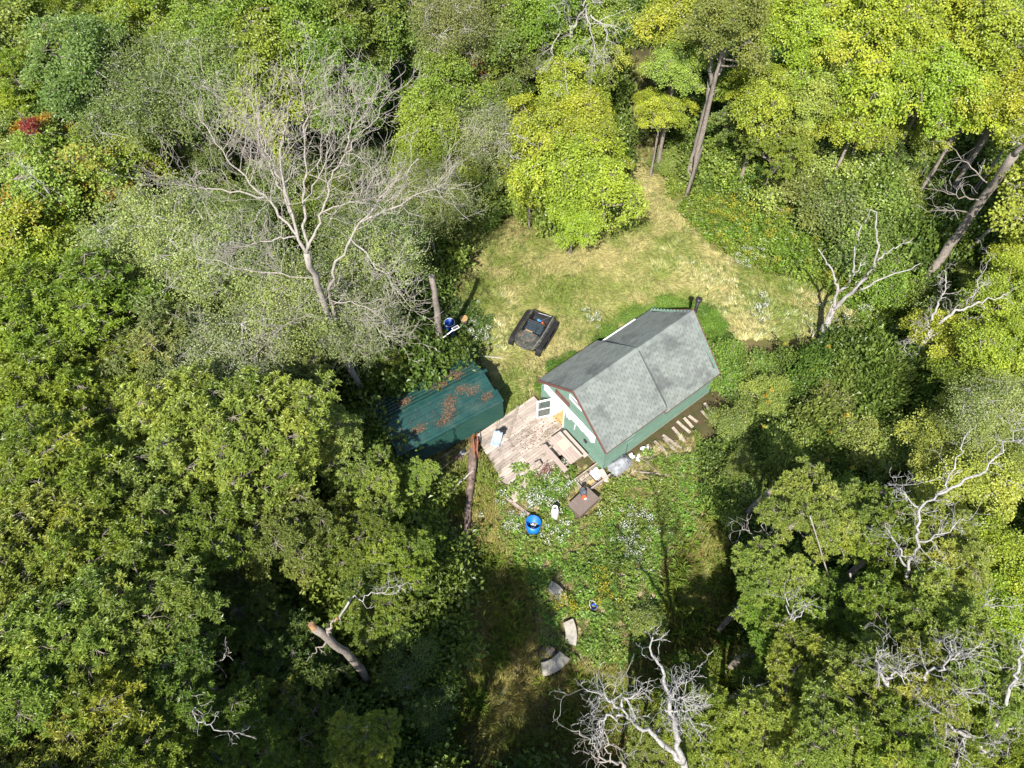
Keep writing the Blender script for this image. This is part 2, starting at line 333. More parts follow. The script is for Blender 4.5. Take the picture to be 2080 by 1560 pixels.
def crown(seed,kind,R=3.2,Hc=2.6,nb=64,per=420,ll=.17,lw=.11):
    rg=rng(seed); c,d=boughs(rg,nb,R,Hc,kind); V=[];T=[];rn=[];cl=[];n0=0; ends=[]; clv=rg.random(len(c))
    # neighbouring boughs turn together
    clv=.55*clv+.45*(.5+.5*np.sin(c[:,0]*.9+rg.uniform(0,6))*np.cos(c[:,1]*.9+rg.uniform(0,6)))
    for i,(b,o) in enumerate(zip(c,d)):
        nrm=unit(np.array([0,0,1.])+.55*o*(np.array([1,1,.4])))
        a=rg.uniform(.5,1.25)*(R/3.2); ns=14 if kind!='oak' else 20
        if kind=='wisp': ns=13; a*=1.15
        ux=unit(np.cross(nrm,[.3,.2,.9])); uy=np.cross(nrm,ux)
        ang=rg.uniform(0,2*PI,ns); rad=a*np.sqrt(rg.random(ns))
        thick={'maple':.09,'oak':.22,'wisp':.50,'bush':.25}[kind]
        sc_=b+ux*(np.cos(ang)*rad)[:,None]+uy*(np.sin(ang)*rad)[:,None]+nrm*(-.34*rad**2/a+rg.normal(0,thick,ns))[:,None]
        ends.append((b,sc_))
        if kind=='oak':
            m=per//ns; cc=np.repeat(sc_,m,0); k=len(cc); th=rg.uniform(0,2*PI,k)
            el=rg.normal(.28,.35,k); ax=unit(np.repeat(nrm[None],k,0)+rg.normal(0,.25,(k,3)))
            t1=unit(np.cross(ax,[.5,.3,.8])); t2=np.cross(ax,t1)
            t=(t1*np.cos(th)[:,None]+t2*np.sin(th)[:,None])*np.cos(el)[:,None]+ax*np.sin(el)[:,None]
            pos=cc+t*.02+rg.normal(0,.035,(k,3)); n=ax+rg.normal(0,.3,(k,3)); Ls=ll*rg.uniform(.7,1.3,k)*1.15; Ws=lw*.62*rg.uniform(.7,1.3,k)
        else:
            m=per//ns; sg={'maple':(.19,.19,.06),'wisp':(.2,.2,.16),'bush':(.2,.2,.11)}[kind]
            cc=np.repeat(sc_,m,0); k=len(cc); g=rg.normal(0,1,(k,3))*np.array(sg)*(R/3.2 if kind!='bush' else .8)
            pos=cc+ux*g[:,:1]+uy*g[:,1:2]+nrm*g[:,2:]
            n=nrm*1.5+.5*o+rg.normal(0,.55,(k,3)); t=unit(pos-b)*.8+rg.normal(0,.7,(k,3))
            Ls=ll*rg.uniform(.65,1.3,k); Ws=lw*rg.uniform(.65,1.3,k)
        v,q=leaves(pos,t,unit(n),Ls,Ws); V.append(v); T.append(q+n0); n0+=len(v)
        rn.append(np.repeat(np.clip(rg.normal(.5,.2,k),0,1),2)); cl.append(np.repeat(np.clip(clv[i]+rg.normal(0,.07,k),0,1),2))
    return np.vstack(V),np.vstack(T),np.concatenate(rn),np.concatenate(cl),ends
def curve(a,b,k,rg,sag=.12,wig=.04):
    s=np.linspace(0,1,k)[:,None]; a=np.asarray(a,float); b=np.asarray(b,float); L=np.linalg.norm(b-a)
    p=a+(b-a)*s; p[:,2]+=(-sag*L*np.sin(PI*s[:,0])); p[1:-1]+=rg.normal(0,wig*L,(k-2,3)); return p
def limbs(seed,ends,R,Hc,fine=True,thick=1.0):
    """limbs from the trunk's upper part to every bough, twigs to every spray"""
    rg=rng(seed); mb=MB()
    for b,subs in ends:
        z0=max(-Hc*.95,b[2]-np.hypot(b[0],b[1])*rg.uniform(.5,.9)-.2); z0=min(z0,Hc*.5)
        a=np.array([rg.normal(0,.05),rg.normal(0,.05),z0]); L=np.linalg.norm(b-a)
        mb.tube(curve(a,b,5,rg,.10,.035),np.linspace(.018*L+.02,.016,5)*thick,4,False)
        if fine:
            for s in subs[::1 if thick>1 else 2]:
                mb.tube(curve(b,s,3,rg,.05,.08),np.array([.012,.009,.004])*thick,3,False)
    return mb
ARCH={}
def archetype(key,kind,seed,R=3.2,Hc=2.6,nb=64,per=420,ll=.17,lw=.11,leaf=None,fine=True,thick=1.0,barkm=None):
    v,q,rn,cl,ends=crown(seed,kind,R,Hc,nb,per,ll,lw)
    ms={}
    cm=np_mesh('crown',v,tris=q,mat=leaf or leaf_tree,attrs={'rnd':rn,'clump':cl})
    lm=limbs(seed+5,ends,R,Hc,fine,thick).mesh('branches',barkm or bark)
    ARCH[key]=(cm,lm,R,Hc)
for i in range(3): archetype('maple%d'%i,'maple',10+i,nb=44,per=520,ll=.135,lw=.105)
archetype('mapleor','maple',15,nb=48,per=520,ll=.135,lw=.105,leaf=leaf_tree_or)
for i in range(3): archetype('oak%d'%i,'oak',20+i,nb=50,per=20*22,ll=.185,lw=.115)
for i in range(2): archetype('wisp%d'%i,'wisp',30+i,R=3.4,Hc=2.8,nb=90,per=390,ll=.10,lw=.065,thick=1.0,barkm=bark_dead)
for i in range(2): archetype('ash%d'%i,'maple',40+i,R=2.7,Hc=3.7,nb=58,per=520,ll=.135,lw=.07)
for i in range(3): archetype('bush%d'%i,'bush',50+i,R=1.7,Hc=1.35,nb=44,per=250,ll=.13,lw=.09)
archetype('vine','maple',60,R=1.3,Hc=1.6,nb=26,per=190,ll=.13,lw=.1,leaf=leaf_tree_red)
def trunk_mesh(seed):
    rg=rng(seed); k=9; z=np.linspace(0,1,k); p=np.c_[np.cumsum(rg.normal(0,.16,k))*.6,np.cumsum(rg.normal(0,.16,k))*.6,z]; p[0,:2]=0
    p[:,:2]-=np.outer(z,p[-1,:2])
    r=.5*(1-.55*z); r[0]*=1.45; r[1]*=1.05
    return MB().tube(p,r,9,True,.08,rg).mesh('trunk',bark,True)
TRUNKS=[trunk_mesh(70+i) for i in range(4)]
TREES=[]
_tc=0
def tree(kind,px,py,z,Rm,color,label,name='deciduous_tree',alpha=0.0,cat='tree',group=None,zs=1.0,trunk_d=None,rz=None,world=None):
    """a tree whose crown, centred z metres up, stands over the surveyed spot"""
    global _tc
    _tc+=1; rg=rng(900+_tc)
    cm,lm,R,Hc=ARCH[kind]; c=P(px,py,z) if world is None else np.array([world[0],world[1],z])
    t=thing(name,label,cat,(c[0],c[1],-.05),0,group)
    s=Rm/R; a=rg.uniform(0,2*PI) if rz is None else rz; tilt=(rg.uniform(-.1,.1),rg.uniform(-.1,.1),a); sz=s*zs
    r_,g_,b_=color; g_=min(g_*1.14,.34); r_=min(r_*1.42+.014,g_*.85); col=(r_*rg.uniform(.9,1.1),g_*1.04*rg.uniform(.94,1.06),b_*1.2+.008,alpha)
    td=trunk_d or (.10+.022*(z+Hc*sz))
    for nm,me,loc,rot,scl in (('trunk',TRUNKS[_tc%4],(0,0,0),(0,0,a),(td*.85,td*.85,z+.05-Hc*sz*.05)),('branches',lm,(0,0,z+.05),tilt,(s,s,sz)),('crown',cm,(0,0,z+.05),tilt,(s,s,sz))):
        o=bpy.data.objects.new(nm,me); link(o,t,loc,rot,scl); o.color=col
    TREES.append(t); return t
# pigments
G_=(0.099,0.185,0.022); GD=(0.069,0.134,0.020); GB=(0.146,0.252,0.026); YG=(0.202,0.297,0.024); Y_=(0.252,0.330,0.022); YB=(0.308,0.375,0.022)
OL=(0.179,0.218,0.040); OLG=(.25,.275,.075); OY=(0.241,0.280,0.042); OK=(0.146,0.241,0.026); BR=(0.202,0.207,0.042)
T=[ # kind,px,py,z,R,colour,alpha,label
('maple0',50,70,9,3.6,G_,0,'dense mid green tree filling the top left corner'),
('oak0',190,60,9,3.2,GB,0,'fresh green tree with upright boughs next to the top left corner tree'),
('ash0',330,40,10,3.0,GB,0,'bright green feathery tree at the top edge left of the pale leaning stems'),
('ash1',460,60,10,3.2,GB,0,'tall bright green tree at the top edge above the leafless tree'),
('ash0',600,40,10,3.2,GB,0,'fine leaved green tree at the top edge directly above the leafless tips'),
('ash1',720,20,10,3.0,G_,0,'green tree at the top edge right beside the bare brown stems'),
('maple1',840,45,9,3.0,G_,0,'deep green tree behind the tall bare stems at the top edge'),
('wisp0',930,40,10,2.8,(0.131,0.200,0.048),0,'thin crowned green tree with fine pale twigs at the top edge'),
('maple2',1030,50,9,2.8,G_,0,'green tree at the top edge left of the grey dead top'),
('ash1',1110,20,10,2.6,GB,0,'green tree crown behind the grey dead top'),
('maple1',1205,25,9,2.4,(0.155,0.255,0.034),0,'yellow green tree at the top edge left of the dark trail gap'),
('maple0',1390,30,9,2.6,YG,0,'lime green tree at the top edge right of the dark trail gap'),
('ash1',1485,35,11.5,2.3,(.15,.21,.035),0,'drooping olive crown carried by the forked trunk'),
('maple2',1545,30,9,2.6,YG,0,'lime yellow tree at the top edge behind the forked trunk'),
('maple0',1640,60,9.5,2.6,Y_,.1,'yellow green maple at the top edge with leaning trunk in front'),
('maple1',1760,40,10,3.2,YB,.1,'bright yellow maple at the top edge in the upper right'),
('maple2',1880,30,10,3.0,YG,0,'lime maple at the top edge between two bright yellow maples'),
('maple0',1985,60,10,3.2,Y_,.1,'golden green maple at the top edge near the right corner'),
('wisp0',2070,60,10,3.0,OY,0,'thin yellowish tree with pale twigs in the top right corner'),
('oak1',60,190,8,3.2,GB,0,'light green tree at the left edge below the corner tree'),
('ash1',180,170,9,3.2,(0.115,0.193,0.039),0,'soft green tree with bare grey twigs in its top, upper left'),
('wisp1',310,190,9,3.4,(0.131,0.193,0.048),0,'green tree with pale slanting stems, left above the leafless tree'),
('wisp0',430,150,9.5,3.2,(0.131,0.200,0.041),0,'open green tree laced with grey twigs, behind the leafless tree on its left'),
('ash0',560,170,8.5,3.2,GB,0,'bright green tree directly behind the tips of the leafless tree'),
('ash1',680,170,8,3.0,G_,0,'shadowed green tree behind the right tips of the leafless tree'),
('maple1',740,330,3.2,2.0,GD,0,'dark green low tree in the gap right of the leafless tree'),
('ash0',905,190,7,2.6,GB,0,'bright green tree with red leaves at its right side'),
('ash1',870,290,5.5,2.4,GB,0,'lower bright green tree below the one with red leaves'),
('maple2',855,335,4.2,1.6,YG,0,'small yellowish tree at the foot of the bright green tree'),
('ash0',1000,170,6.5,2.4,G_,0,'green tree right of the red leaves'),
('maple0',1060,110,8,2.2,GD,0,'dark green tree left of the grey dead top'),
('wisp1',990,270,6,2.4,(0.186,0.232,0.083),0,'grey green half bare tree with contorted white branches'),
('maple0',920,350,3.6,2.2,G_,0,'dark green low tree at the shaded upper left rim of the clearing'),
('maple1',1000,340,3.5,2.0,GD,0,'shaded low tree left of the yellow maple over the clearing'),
('maple2',1150,165,7.5,2.2,Y_,0,'lime tree below the grey dead top'),
('maple0',1195,110,7,2.0,(0.186,0.293,0.036),0,'fresh green tree left of the dark trail'),
('maple1',1100,265,6.3,2.6,YB,0,'yellow green maple, upper of the two beside the clearing'),
('maple2',1180,235,6.6,2.3,YB,0,'yellow green maple at the left verge of the trail'),
('maple0',1170,345,5.2,3.0,YB,0,'bright yellow maple overhanging the top of the clearing'),
('maple1',1075,350,4.4,1.9,YB,0,'yellow maple boughs at the upper left rim of the clearing, beside the overhanging one'),
('maple2',1240,322,4.0,1.2,YB,0,'yellow maple boughs reaching right over the start of the trail'),
('maple2',1165,425,3.6,2.0,YB,0,'low yellow maple bough mass reaching furthest into the clearing'),
('maple1',1375,130,7.5,1.9,(0.186,0.278,0.039),0,'green yellow tree right of the dark trail'),
('maple0',1345,225,5,1.6,YG,0,'layered lime maple left of the forked tree\'s grey trunk'),
('maple2',1500,180,5.5,1.7,Y_,0,'small yellow maple behind the forked tree\'s trunk'),
('oak0',1530,240,5,2.0,OL,0,'olive tree right of the forked tree\'s trunk'),
('maple1',1560,190,7.5,2.3,YG,.1,'lime maple with a brown leaning trunk before it'),
('oak1',1590,280,5.4,2.2,OK,0,'mid green tree between the lime maple and the big yellow maple'),
('maple0',1655,190,7.5,2.2,(0.186,0.263,0.039),0,'yellow green tree left of the big yellow maple'),
('maple1',1800,165,8,3.2,YB,.15,'largest bright yellow maple in the upper right'),
('maple2',1750,235,6.4,2.2,YB,0,'lower bough mass of yellow maple above the dark gap'),
('maple0',1905,150,8.5,2.8,YB,.1,'bright yellow maple right of the largest one'),
('maple1',1985,200,8,2.6,Y_,0,'yellow green maple above the slanting grey trunk'),
('maple2',2060,190,8.5,2.8,Y_,.1,'yellow maple at the right edge in the upper right'),
('maple0',1870,255,5,1.7,(0.200,0.278,0.039),0,'green maple shaded under the yellow maples'),
('maple1',2075,250,7,1.9,Y_,0,'yellow green maple right of the slanting grey trunks'),
('maple0',1820,300,3.6,1.8,GD,0,'dark green tree in shade above the thicket'),
('mapleor',120,370,7.5,3.4,(0.309,0.309,0.041),.42,'maple turning orange and gold on the left with pink red tips'),
('mapleor',215,330,7,2.6,(0.278,0.293,0.041),.28,'gold and green maple right beside the orange one'),
('maple1',50,300,7,2.8,(0.186,0.232,0.041),.2,'yellow green tree at the left edge above the orange maple'),
('maple2',60,500,7,3.2,Y_,.25,'yellow green maple at the left edge below the orange one'),
('ash0',270,330,5,1.8,G_,0,'green tree with three pale slanting trunks, left of the leafless tree'),
('ash1',430,330,4.5,2.0,(0.123,0.186,0.041),0,'dull green tree behind the left limbs of the leafless tree'),
('oak2',60,640,8,3.0,OK,0,'green oak at the left edge, middle height'),
('oak0',175,620,8,2.9,OK,0,'green oak second from the left edge, middle height'),
('wisp0',330,500,7.5,3.2,OLG,.05,'grey olive thin crowned tree left of the leafless tree'),
('wisp1',250,560,7,2.4,OLG,0,'greyish thin tree between the green oaks and the leafless tree'),
('wisp1',450,520,8,3.2,OLG,0,'grey olive twiggy crown under the left limbs of the leafless tree'),
('wisp0',590,620,7,3.0,OLG,0,'grey olive twiggy crown at the foot of the leafless tree'),
('wisp1',760,500,7,2.8,OLG,0,'grey olive twiggy crown under the right limbs of the leafless tree'),
('wisp0',715,640,6,2.4,(0.186,0.216,0.076),0,'twiggy olive crown left of the trunk behind the shed'),
('wisp1',865,400,6.5,2.2,(0.263,0.278,0.069),.05,'yellowish twiggy crown at the left rim of the clearing'),
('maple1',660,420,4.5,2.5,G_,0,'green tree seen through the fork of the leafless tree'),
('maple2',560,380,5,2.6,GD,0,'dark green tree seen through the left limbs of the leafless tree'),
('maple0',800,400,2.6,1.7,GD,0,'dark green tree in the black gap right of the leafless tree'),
('oak1',780,735,2.4,1.4,G_,0,'small dark green tree between the shed and the bare trunk'),
('oak2',70,790,8,2.6,OK,0,'green oak at the left edge above the dark hollow'),
('oak1',330,700,7,2.8,(0.162,0.216,0.055),0,'olive green oak left of the leafless tree\'s foot'),
('wisp0',470,740,6.5,2.8,(0.200,0.224,0.083),0,'thin greyish crown below and left of the leafless tree\'s foot'),
('oak0',240,800,7,2.4,OK,0,'green oak right of the dark hollow on the left'),
('oak2',420,850,8.5,2.8,OY,0,'olive yellow oak on the left, above the shaded wood'),
('oak0',540,880,8.5,2.6,OY,.05,'olive yellow oak left of the shed, second from it'),
('oak1',655,880,6.2,1.9,(0.278,0.286,0.062),.05,'olive yellow oak closest to the shed\'s left end'),
('oak2',600,790,5.6,1.9,(0.200,0.232,0.062),0,'olive oak between the leafless tree\'s foot and the shed'),
('oak0',745,990,4.6,1.6,OY,0,'small olive oak whose twigs cross the shed\'s lower corner'),
('oak2',850,965,3.6,0.85,OY,0,'spray of oak leaves hanging below the shed\'s front wall'),
('oak1',100,950,9,2.7,OK,0,'green oak at the left edge level with the shed'),
('oak2',280,980,8,2.5,(0.170,0.240,0.048),0,'green oak inward of the left edge level with the deck'),
('oak0',60,1120,9.5,2.4,(0.162,0.255,0.041),0,'light green oak at the left edge below the shed\'s level'),
('oak1',190,1120,9,2.2,OK,0,'green oak near the left edge below the shed\'s level'),
('oak2',400,1090,7.5,2.2,G_,0,'half shaded oak in the left middle of the wood'),
('oak0',560,1060,6.5,2.2,(0.123,0.193,0.036),0,'shaded oak below the olive yellow oaks'),
('oak1',710,1090,5,1.8,G_,0,'dark oak left of the fallen log'),
('oak2',815,1130,4.6,1.45,OK,0,'green oak whose leaves reach towards the fallen log\'s lower end'),
('oak0',770,1210,4.2,1.7,G_,0,'shaded low oak right of the sawn off trunk'),
('oak1',290,1240,9,2.2,(0.155,0.255,0.041),0,'leafy green oak in the lower left with sunlit tips'),
('oak2',130,1280,9.5,2.2,(0.170,0.255,0.041),0,'green oak near the left edge, lower left'),
('oak0',40,1400,10,2.1,(0.186,0.263,0.041),.05,'yellowish green oak at the left edge near the bottom'),
('oak1',190,1440,9,2.1,OK,0,'green oak near the bottom left corner'),
('oak2',330,1390,8,1.9,G_,0,'green oak behind the white lichened limb, lower left'),
('oak0',70,1540,9.5,2.0,(0.186,0.263,0.041),0,'light green oak in the bottom left corner'),
('oak1',280,1540,8.5,1.8,OK,0,'green oak at the bottom edge right of the corner'),
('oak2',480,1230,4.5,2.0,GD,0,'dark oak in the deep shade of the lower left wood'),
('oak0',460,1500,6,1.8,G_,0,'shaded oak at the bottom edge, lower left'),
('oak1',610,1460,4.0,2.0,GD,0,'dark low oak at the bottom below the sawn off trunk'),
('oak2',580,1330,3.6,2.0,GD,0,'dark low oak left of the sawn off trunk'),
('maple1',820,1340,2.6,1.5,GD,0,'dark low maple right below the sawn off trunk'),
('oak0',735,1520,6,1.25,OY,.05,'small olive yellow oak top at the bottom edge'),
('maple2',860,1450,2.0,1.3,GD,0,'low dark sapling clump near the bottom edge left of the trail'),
('maple0',2060,520,4.6,1.6,YG,0,'lime tree behind the thin leaning stem at right'),
('maple1',2050,600,5.5,2.1,Y_,0,'yellow green tree at the right edge above the middle'),
('maple2',1985,575,2.6,1.2,(0.200,0.255,0.041),0,'green tree behind the fallen white snag at right'),
('maple1',2040,710,6,2.0,YG,0,'lime tree at the right edge, middle height'),
('maple0',1960,700,4.2,2.0,YG,0,'layered lime tree right of the white snag'),
('maple2',1990,790,5,1.9,YG,.05,'lime tree with twiggy grey top at the right'),
('wisp0',2040,860,7,2.1,(0.263,0.286,0.076),0,'pale twiggy half bare tree at the right edge'),
('maple1',1930,880,4.5,1.9,(0.208,0.286,0.039),0,'small leaved lime tree below the pale twiggy one'),
('maple0',2010,970,6,2.0,(0.216,0.293,0.039),0,'small leaved lime tree at the right edge below the middle'),
('maple2',1910,960,4.6,1.7,(0.186,0.263,0.039),0,'lime tree behind the long white dead limb'),
('oak0',1640,1030,8,1.55,(0.162,0.270,0.041),0,'light green oak, topmost of the lower right group'),
('oak1',1735,1060,7.5,1.55,(0.170,0.263,0.041),0,'green oak right of the topmost one in the lower right group'),
('oak2',1560,1170,7.5,1.35,(0.155,0.263,0.041),0,'light green oak bough mass nearest the shaded gap, lower right'),
('oak0',1830,1080,8,1.6,OK,0,'green oak left of the long white dead limb'),
('oak1',1930,1130,8.5,1.7,(0.170,0.255,0.041),0,'green oak right of the long white dead limb'),
('maple0',2030,1130,7,1.8,Y_,0,'bright yellow green maple at the right edge, lower right'),
('maple1',2040,1230,7,1.7,Y_,0,'yellow green maple below the bright one at the right edge'),
('oak2',1580,1270,7,1.35,OK,0,'green oak beside the trunk\'s long shadow'),
('oak0',1690,1230,6.5,1.5,G_,0,'darker oak in the middle of the lower right group'),
('oak1',1800,1240,8,1.6,OK,0,'green oak behind the forked white limbs, lower right'),
('oak2',1920,1270,9,1.6,(0.162,0.255,0.041),0,'green oak right of the forked white limbs'),
('oak0',1650,1370,8,1.6,OK,0,'green oak left of the forked white limbs, lower right'),
('oak1',1560,1480,8,1.4,(0.208,0.301,0.044),.05,'yellow tinged oak at the bottom edge, lower right'),
('oak2',1450,1490,7,1.3,OK,0,'green oak at the bottom edge right of the white dead tree'),
('oak0',1760,1400,9,1.6,(0.155,0.248,0.041),0,'green oak under the white forked limbs at the bottom right'),
('oak1',1880,1400,9.5,1.6,(0.170,0.263,0.041),0,'green oak between the white forked limbs and the thick white trunk'),
('oak2',2020,1370,10,1.6,(0.178,0.263,0.041),0,'green oak at the right edge above the thick white trunk'),
('oak0',1700,1520,9.5,1.5,(0.178,0.278,0.041),0,'green oak at the bottom edge left of the thick white trunk'),
('oak1',1840,1530,10,1.4,OK,0,'green oak at the bottom edge beside the thick white trunk'),
('oak2',2050,1520,9,1.5,OK,0,'green oak in the bottom right corner'),
('oak1',1330,1520,5,1.3,(0.155,0.248,0.041),0,'green oak below the white dead tree at the bottom edge'),
('oak2',1400,1380,2.8,1.0,G_,0,'narrow dark green young oak standing beside the trunk\'s shadow'),
('oak0',1560,1400,4.5,1.3,G_,0,'shaded green oak at the foot of the lower right group'),
('maple2',1510,950,2.2,1.1,G_,0,'small dense green tree at the right end of the bramble shade'),
]
for k,px,py,z,R,c,al,lb in T:
    nm='maple_tree' if 'maple' in k else ('oak_tree' if 'oak' in k else ('ash_tree' if 'ash' in k else 'thin_crowned_tree'))
    tree(k,px,py,z,R,c,lb,nm,al,zs=.95)
# shrubs of the thicket between the goldenrod and the slanting trunks
SH=[(1500,330,2.2,1.9,G_,'dark green shrub at the foot of the forked tree'),(1560,350,2.4,2.0,OL,'olive shrub right of the forked tree\'s foot'),
(1620,330,2.6,2.0,(.10,.14,.03),'green olive shrub at the top of the thicket'),(1690,350,2.7,2.2,BR,'brownish olive shrub in the upper thicket'),
(1760,360,2.7,2.1,OL,'olive shrub under the yellow maples'),(1640,400,2.2,1.9,(.12,.15,.03),'yellow olive shrub bordering the goldenrod at its top'),
(1710,425,2.5,2.0,(.09,.13,.03),'green shrub in the middle of the thicket'),(1780,440,2.6,2.1,OL,'olive brown shrub in the middle of the thicket'),
(1835,385,2.0,1.5,BR,'rust tinted olive shrub beside the tall slanting trunk'),(1760,510,2.2,1.9,(.085,.14,.025),'green shrub at the right rim of the goldenrod'),
(1800,470,2.0,1.5,BR,'rusty olive shrub left of the big slanting trunk'),(1885,440,1.5,1.1,OL,'olive shrub behind the big slanting trunk'),
(1800,570,1.8,1.5,G_,'green shrub behind the forked white snag'),(1900,640,2.0,1.6,(.12,.16,.03),'yellow green shrub between the two white snags'),
(1990,640,2.2,1.6,OL,'olive shrub behind the lower white snag'),(1870,720,1.4,1.2,(.10,.15,.03),'small green shrub at the foot of the lower white snag'),
(852,725,1.0,1.0,G_,'dark green shrub at the bare trunk behind the shed'),(925,705,.8,.65,GB,'small bright green shrub at the shed\'s top corner'),
(830,800,1.6,1.2,G_,'dark shrub behind the shed\'s left half'),(1320,1260,.7,.75,(.09,.16,.03),'round green shrub alone in the lower grass'),
(1460,740,1.5,1.3,G_,'broad leaved green shrub touching the cabin roof\'s right corner'),(920,470,1.6,1.5,(.10,.14,.03),'olive shrub at the upper left rim of the clearing'),
(960,430,1.6,1.5,GD,'dark shrub in the shade above the clearing'),(1350,330,.9,.9,(.11,.18,.03),'fresh green shrub where the trail meets the clearing'),
(845,560,1.6,1.3,OLG,'greyish shrub left of the bare trunk behind the shed'),(1090,410,1.4,1.2,YG,'lime shrub under the left side of the yellow maple'),(1560,800,1.9,1.0,(.14,.20,.035),'taller light green shrub in the upper middle of the bramble'),(1680,830,2.2,1.2,(.10,.16,.03),'green shrub rising from the middle of the bramble'),
(1480,860,1.7,.9,(.12,.17,.035),'dull green shrub at the bramble\'s left side'),(1620,930,2.4,1.3,(.12,.19,.03),'rounded shrub in the lower middle of the bramble'),(1760,900,2.2,1.3,(.15,.20,.04),'olive green shrub at the bramble\'s right side'),
(1510,1010,2.2,1.2,(.10,.17,.028),'shrub above the dark gap below the bramble'),(1840,920,2.6,1.4,(.13,.19,.035),'green shrub between the bramble and the right hand limes')]
for i,(px,py,z,R,c,lb) in enumerate(SH):
    tree('bush%d'%(i%3),px,py,z*.75,R,tuple(k*1.4 for k in c),lb,'shrub',0,'shrub',zs=.9,trunk_d=.12)
# trees just outside the picture whose shade and boughs belong to the scene
OUT=[(-11,-3,11,3.4),(-7.2,-3.2,12,3.2),(-4.0,-2.6,14,2.6),(-1.5,-6,12,2.4),(-15,-1,11,3.4),(-19,2,11,3.4),(0.5,-5.6,9,2.2),(6,-3.6,9,2.4),(11,-4,10,3),(16,-1,11,3),(-26,16,9,4),(-28,24,9,4),(-30,34,9,4),(21,6,9,3),(23,14,9,3.2),(25,24,9,3.6),(32,36,9,3.6),(-24,7,10,3.8),
(-34,48,10,4.5),(-24,56,10,4.5),(-14,58,10,4.5),(-4,60,10,4.5),(6,60,10,4.5),(16,58,10,4.5),(26,56,10,4.5),(36,50,10,4.5)]
for i,(x,y,z,R) in enumerate(OUT):
    tree(['oak0','oak1','maple0','maple1'][i%4],0,0,z,R,[OK,G_,(.10,.15,.03)][i%3],'green forest tree just outside the picture, '+['below the lower left wood','below the bottom edge','beyond the left edge','beyond the right edge','behind the top edge'][0 if y<2 and x<-9 else 1 if y<2 else 2 if x<-20 and y<45 else 3 if x>20 and y<45 else 4],'deciduous_tree',group='forest trees outside the picture',world=(x,y))
tree('vine',962,120,7.6,1.9,(.09,.14,.025),'green climber with brick red leaves draped among the top green trees','red_leaved_climber',.95,'climber',zs=1.3)
tree('vine',62,262,9.2,.5,(.10,.14,.025),'small crimson leaved top above the orange maple at the left','red_leaved_sapling',1.0,'sapling')
# ------------------------------------------------------------------ bare and dead trees
def grow(mb,rg,p,d,L,r,depth,up=.25,nseg=5,twigs=None,kids=(2,4),wig=.22):
    d=unit(np.array(d)); pts=[np.array(p,float)]
    for i in range(nseg):
        d=unit(d+rg.normal(0,wig,3)+np.array([0,0,up*.35])); pts.append(pts[-1]+d*L/nseg)
    pts=np.array(pts); mb_=twigs if (twigs is not None and r<.03) else mb
    mb_.tube(pts,np.linspace(r,max(r*.3,.004),nseg+1),5 if r>.03 else 3,False)
    if depth>0:
        for k in range(rg.integers(*kids)+1):
            i=rg.integers(1,nseg+1); s=unit(rg.normal(0,1,3)); dd=unit(pts[i]-pts[i-1]); s=unit(s-dd*(s@dd))
            grow(mb,rg,pts[i],dd*.75+s*.8,L*rg.uniform(.4,.7),max(r*.55,.006),depth-1,up,4,twigs,kids,wig)
def along(pts,n):
    pts=np.asarray(pts,float); seg=np.linalg.norm(np.diff(pts,axis=0),axis=1); c=np.r_[0,np.cumsum(seg)]; s=np.linspace(0,c[-1],n)
    return np.stack([np.interp(s,c,pts[:,k]) for k in range(3)],1)
def smooth_pts(pts,n,rg,wob):
    q=along(pts,n)
    for _ in range(2): q[1:-1]=(q[:-2]+2*q[1:-1]+q[2:])/4
    q[1:-1]+=rg.normal(0,wob,(n-2,3)); return q
def limbtree(name,label,trunk,limbs_,mat,seed,r0=.2,twig_len=(.6,1.6),nt=7,up=.5,depth=1,cat='dead tree',r1=.6,twmat=None,pos_as_base=True,group=None,tw_r=.02):
    """trunk: list of (px,py,z); limbs_: list of (start radius, [(px,py,z)...]); side twigs grow from every limb"""
    rg=rng(seed); tp=np.array([P(*a) for a in trunk]); tp[0,2]-=.15
    base=tp[0].copy(); base[2]=0
    root=thing(name,label,cat,base,0,group)
    q=smooth_pts(tp,max(6,len(tp)*3),rg,.03); rad=r0*np.linspace(.95,r1*.9,len(q)); rad[0]*=1.3
    MB().tube(q-base,rad,10,True,.07,rg).build('trunk',mat,root,smooth=True)
    tw=MB()
    for r,pp in limbs_:
        lp=np.array([P(*a) for a in pp]); q=smooth_pts(lp,max(8,len(lp)*4),rg,.05); rr=np.linspace(r*.74,max(.009,r*.16),len(q))*rg.uniform(.85,1.12,len(q))
        MB().tube(q-base,rr,7,True,.06,rg).build('limb',mat,root,smooth=True)
        for k in range(nt):
            i=rg.integers(len(q)//4,len(q)); i=max(1,i); dd=unit(q[i]-q[i-1]); s=unit(rg.normal(0,1,3)); s=unit(s-dd*(s@dd))
            grow(tw,rg,q[i]-base,dd*.8+s*.9,rg.uniform(*twig_len)*(1.15-.4*i/len(q)),max(tw_r*.5,min(tw_r,rr[i]*.55)),depth,up*.6,5,None,(1,3),.30)
    if tw.n: tw.build('twigs',twmat or mat,root)['kind']='stuff'
    return root
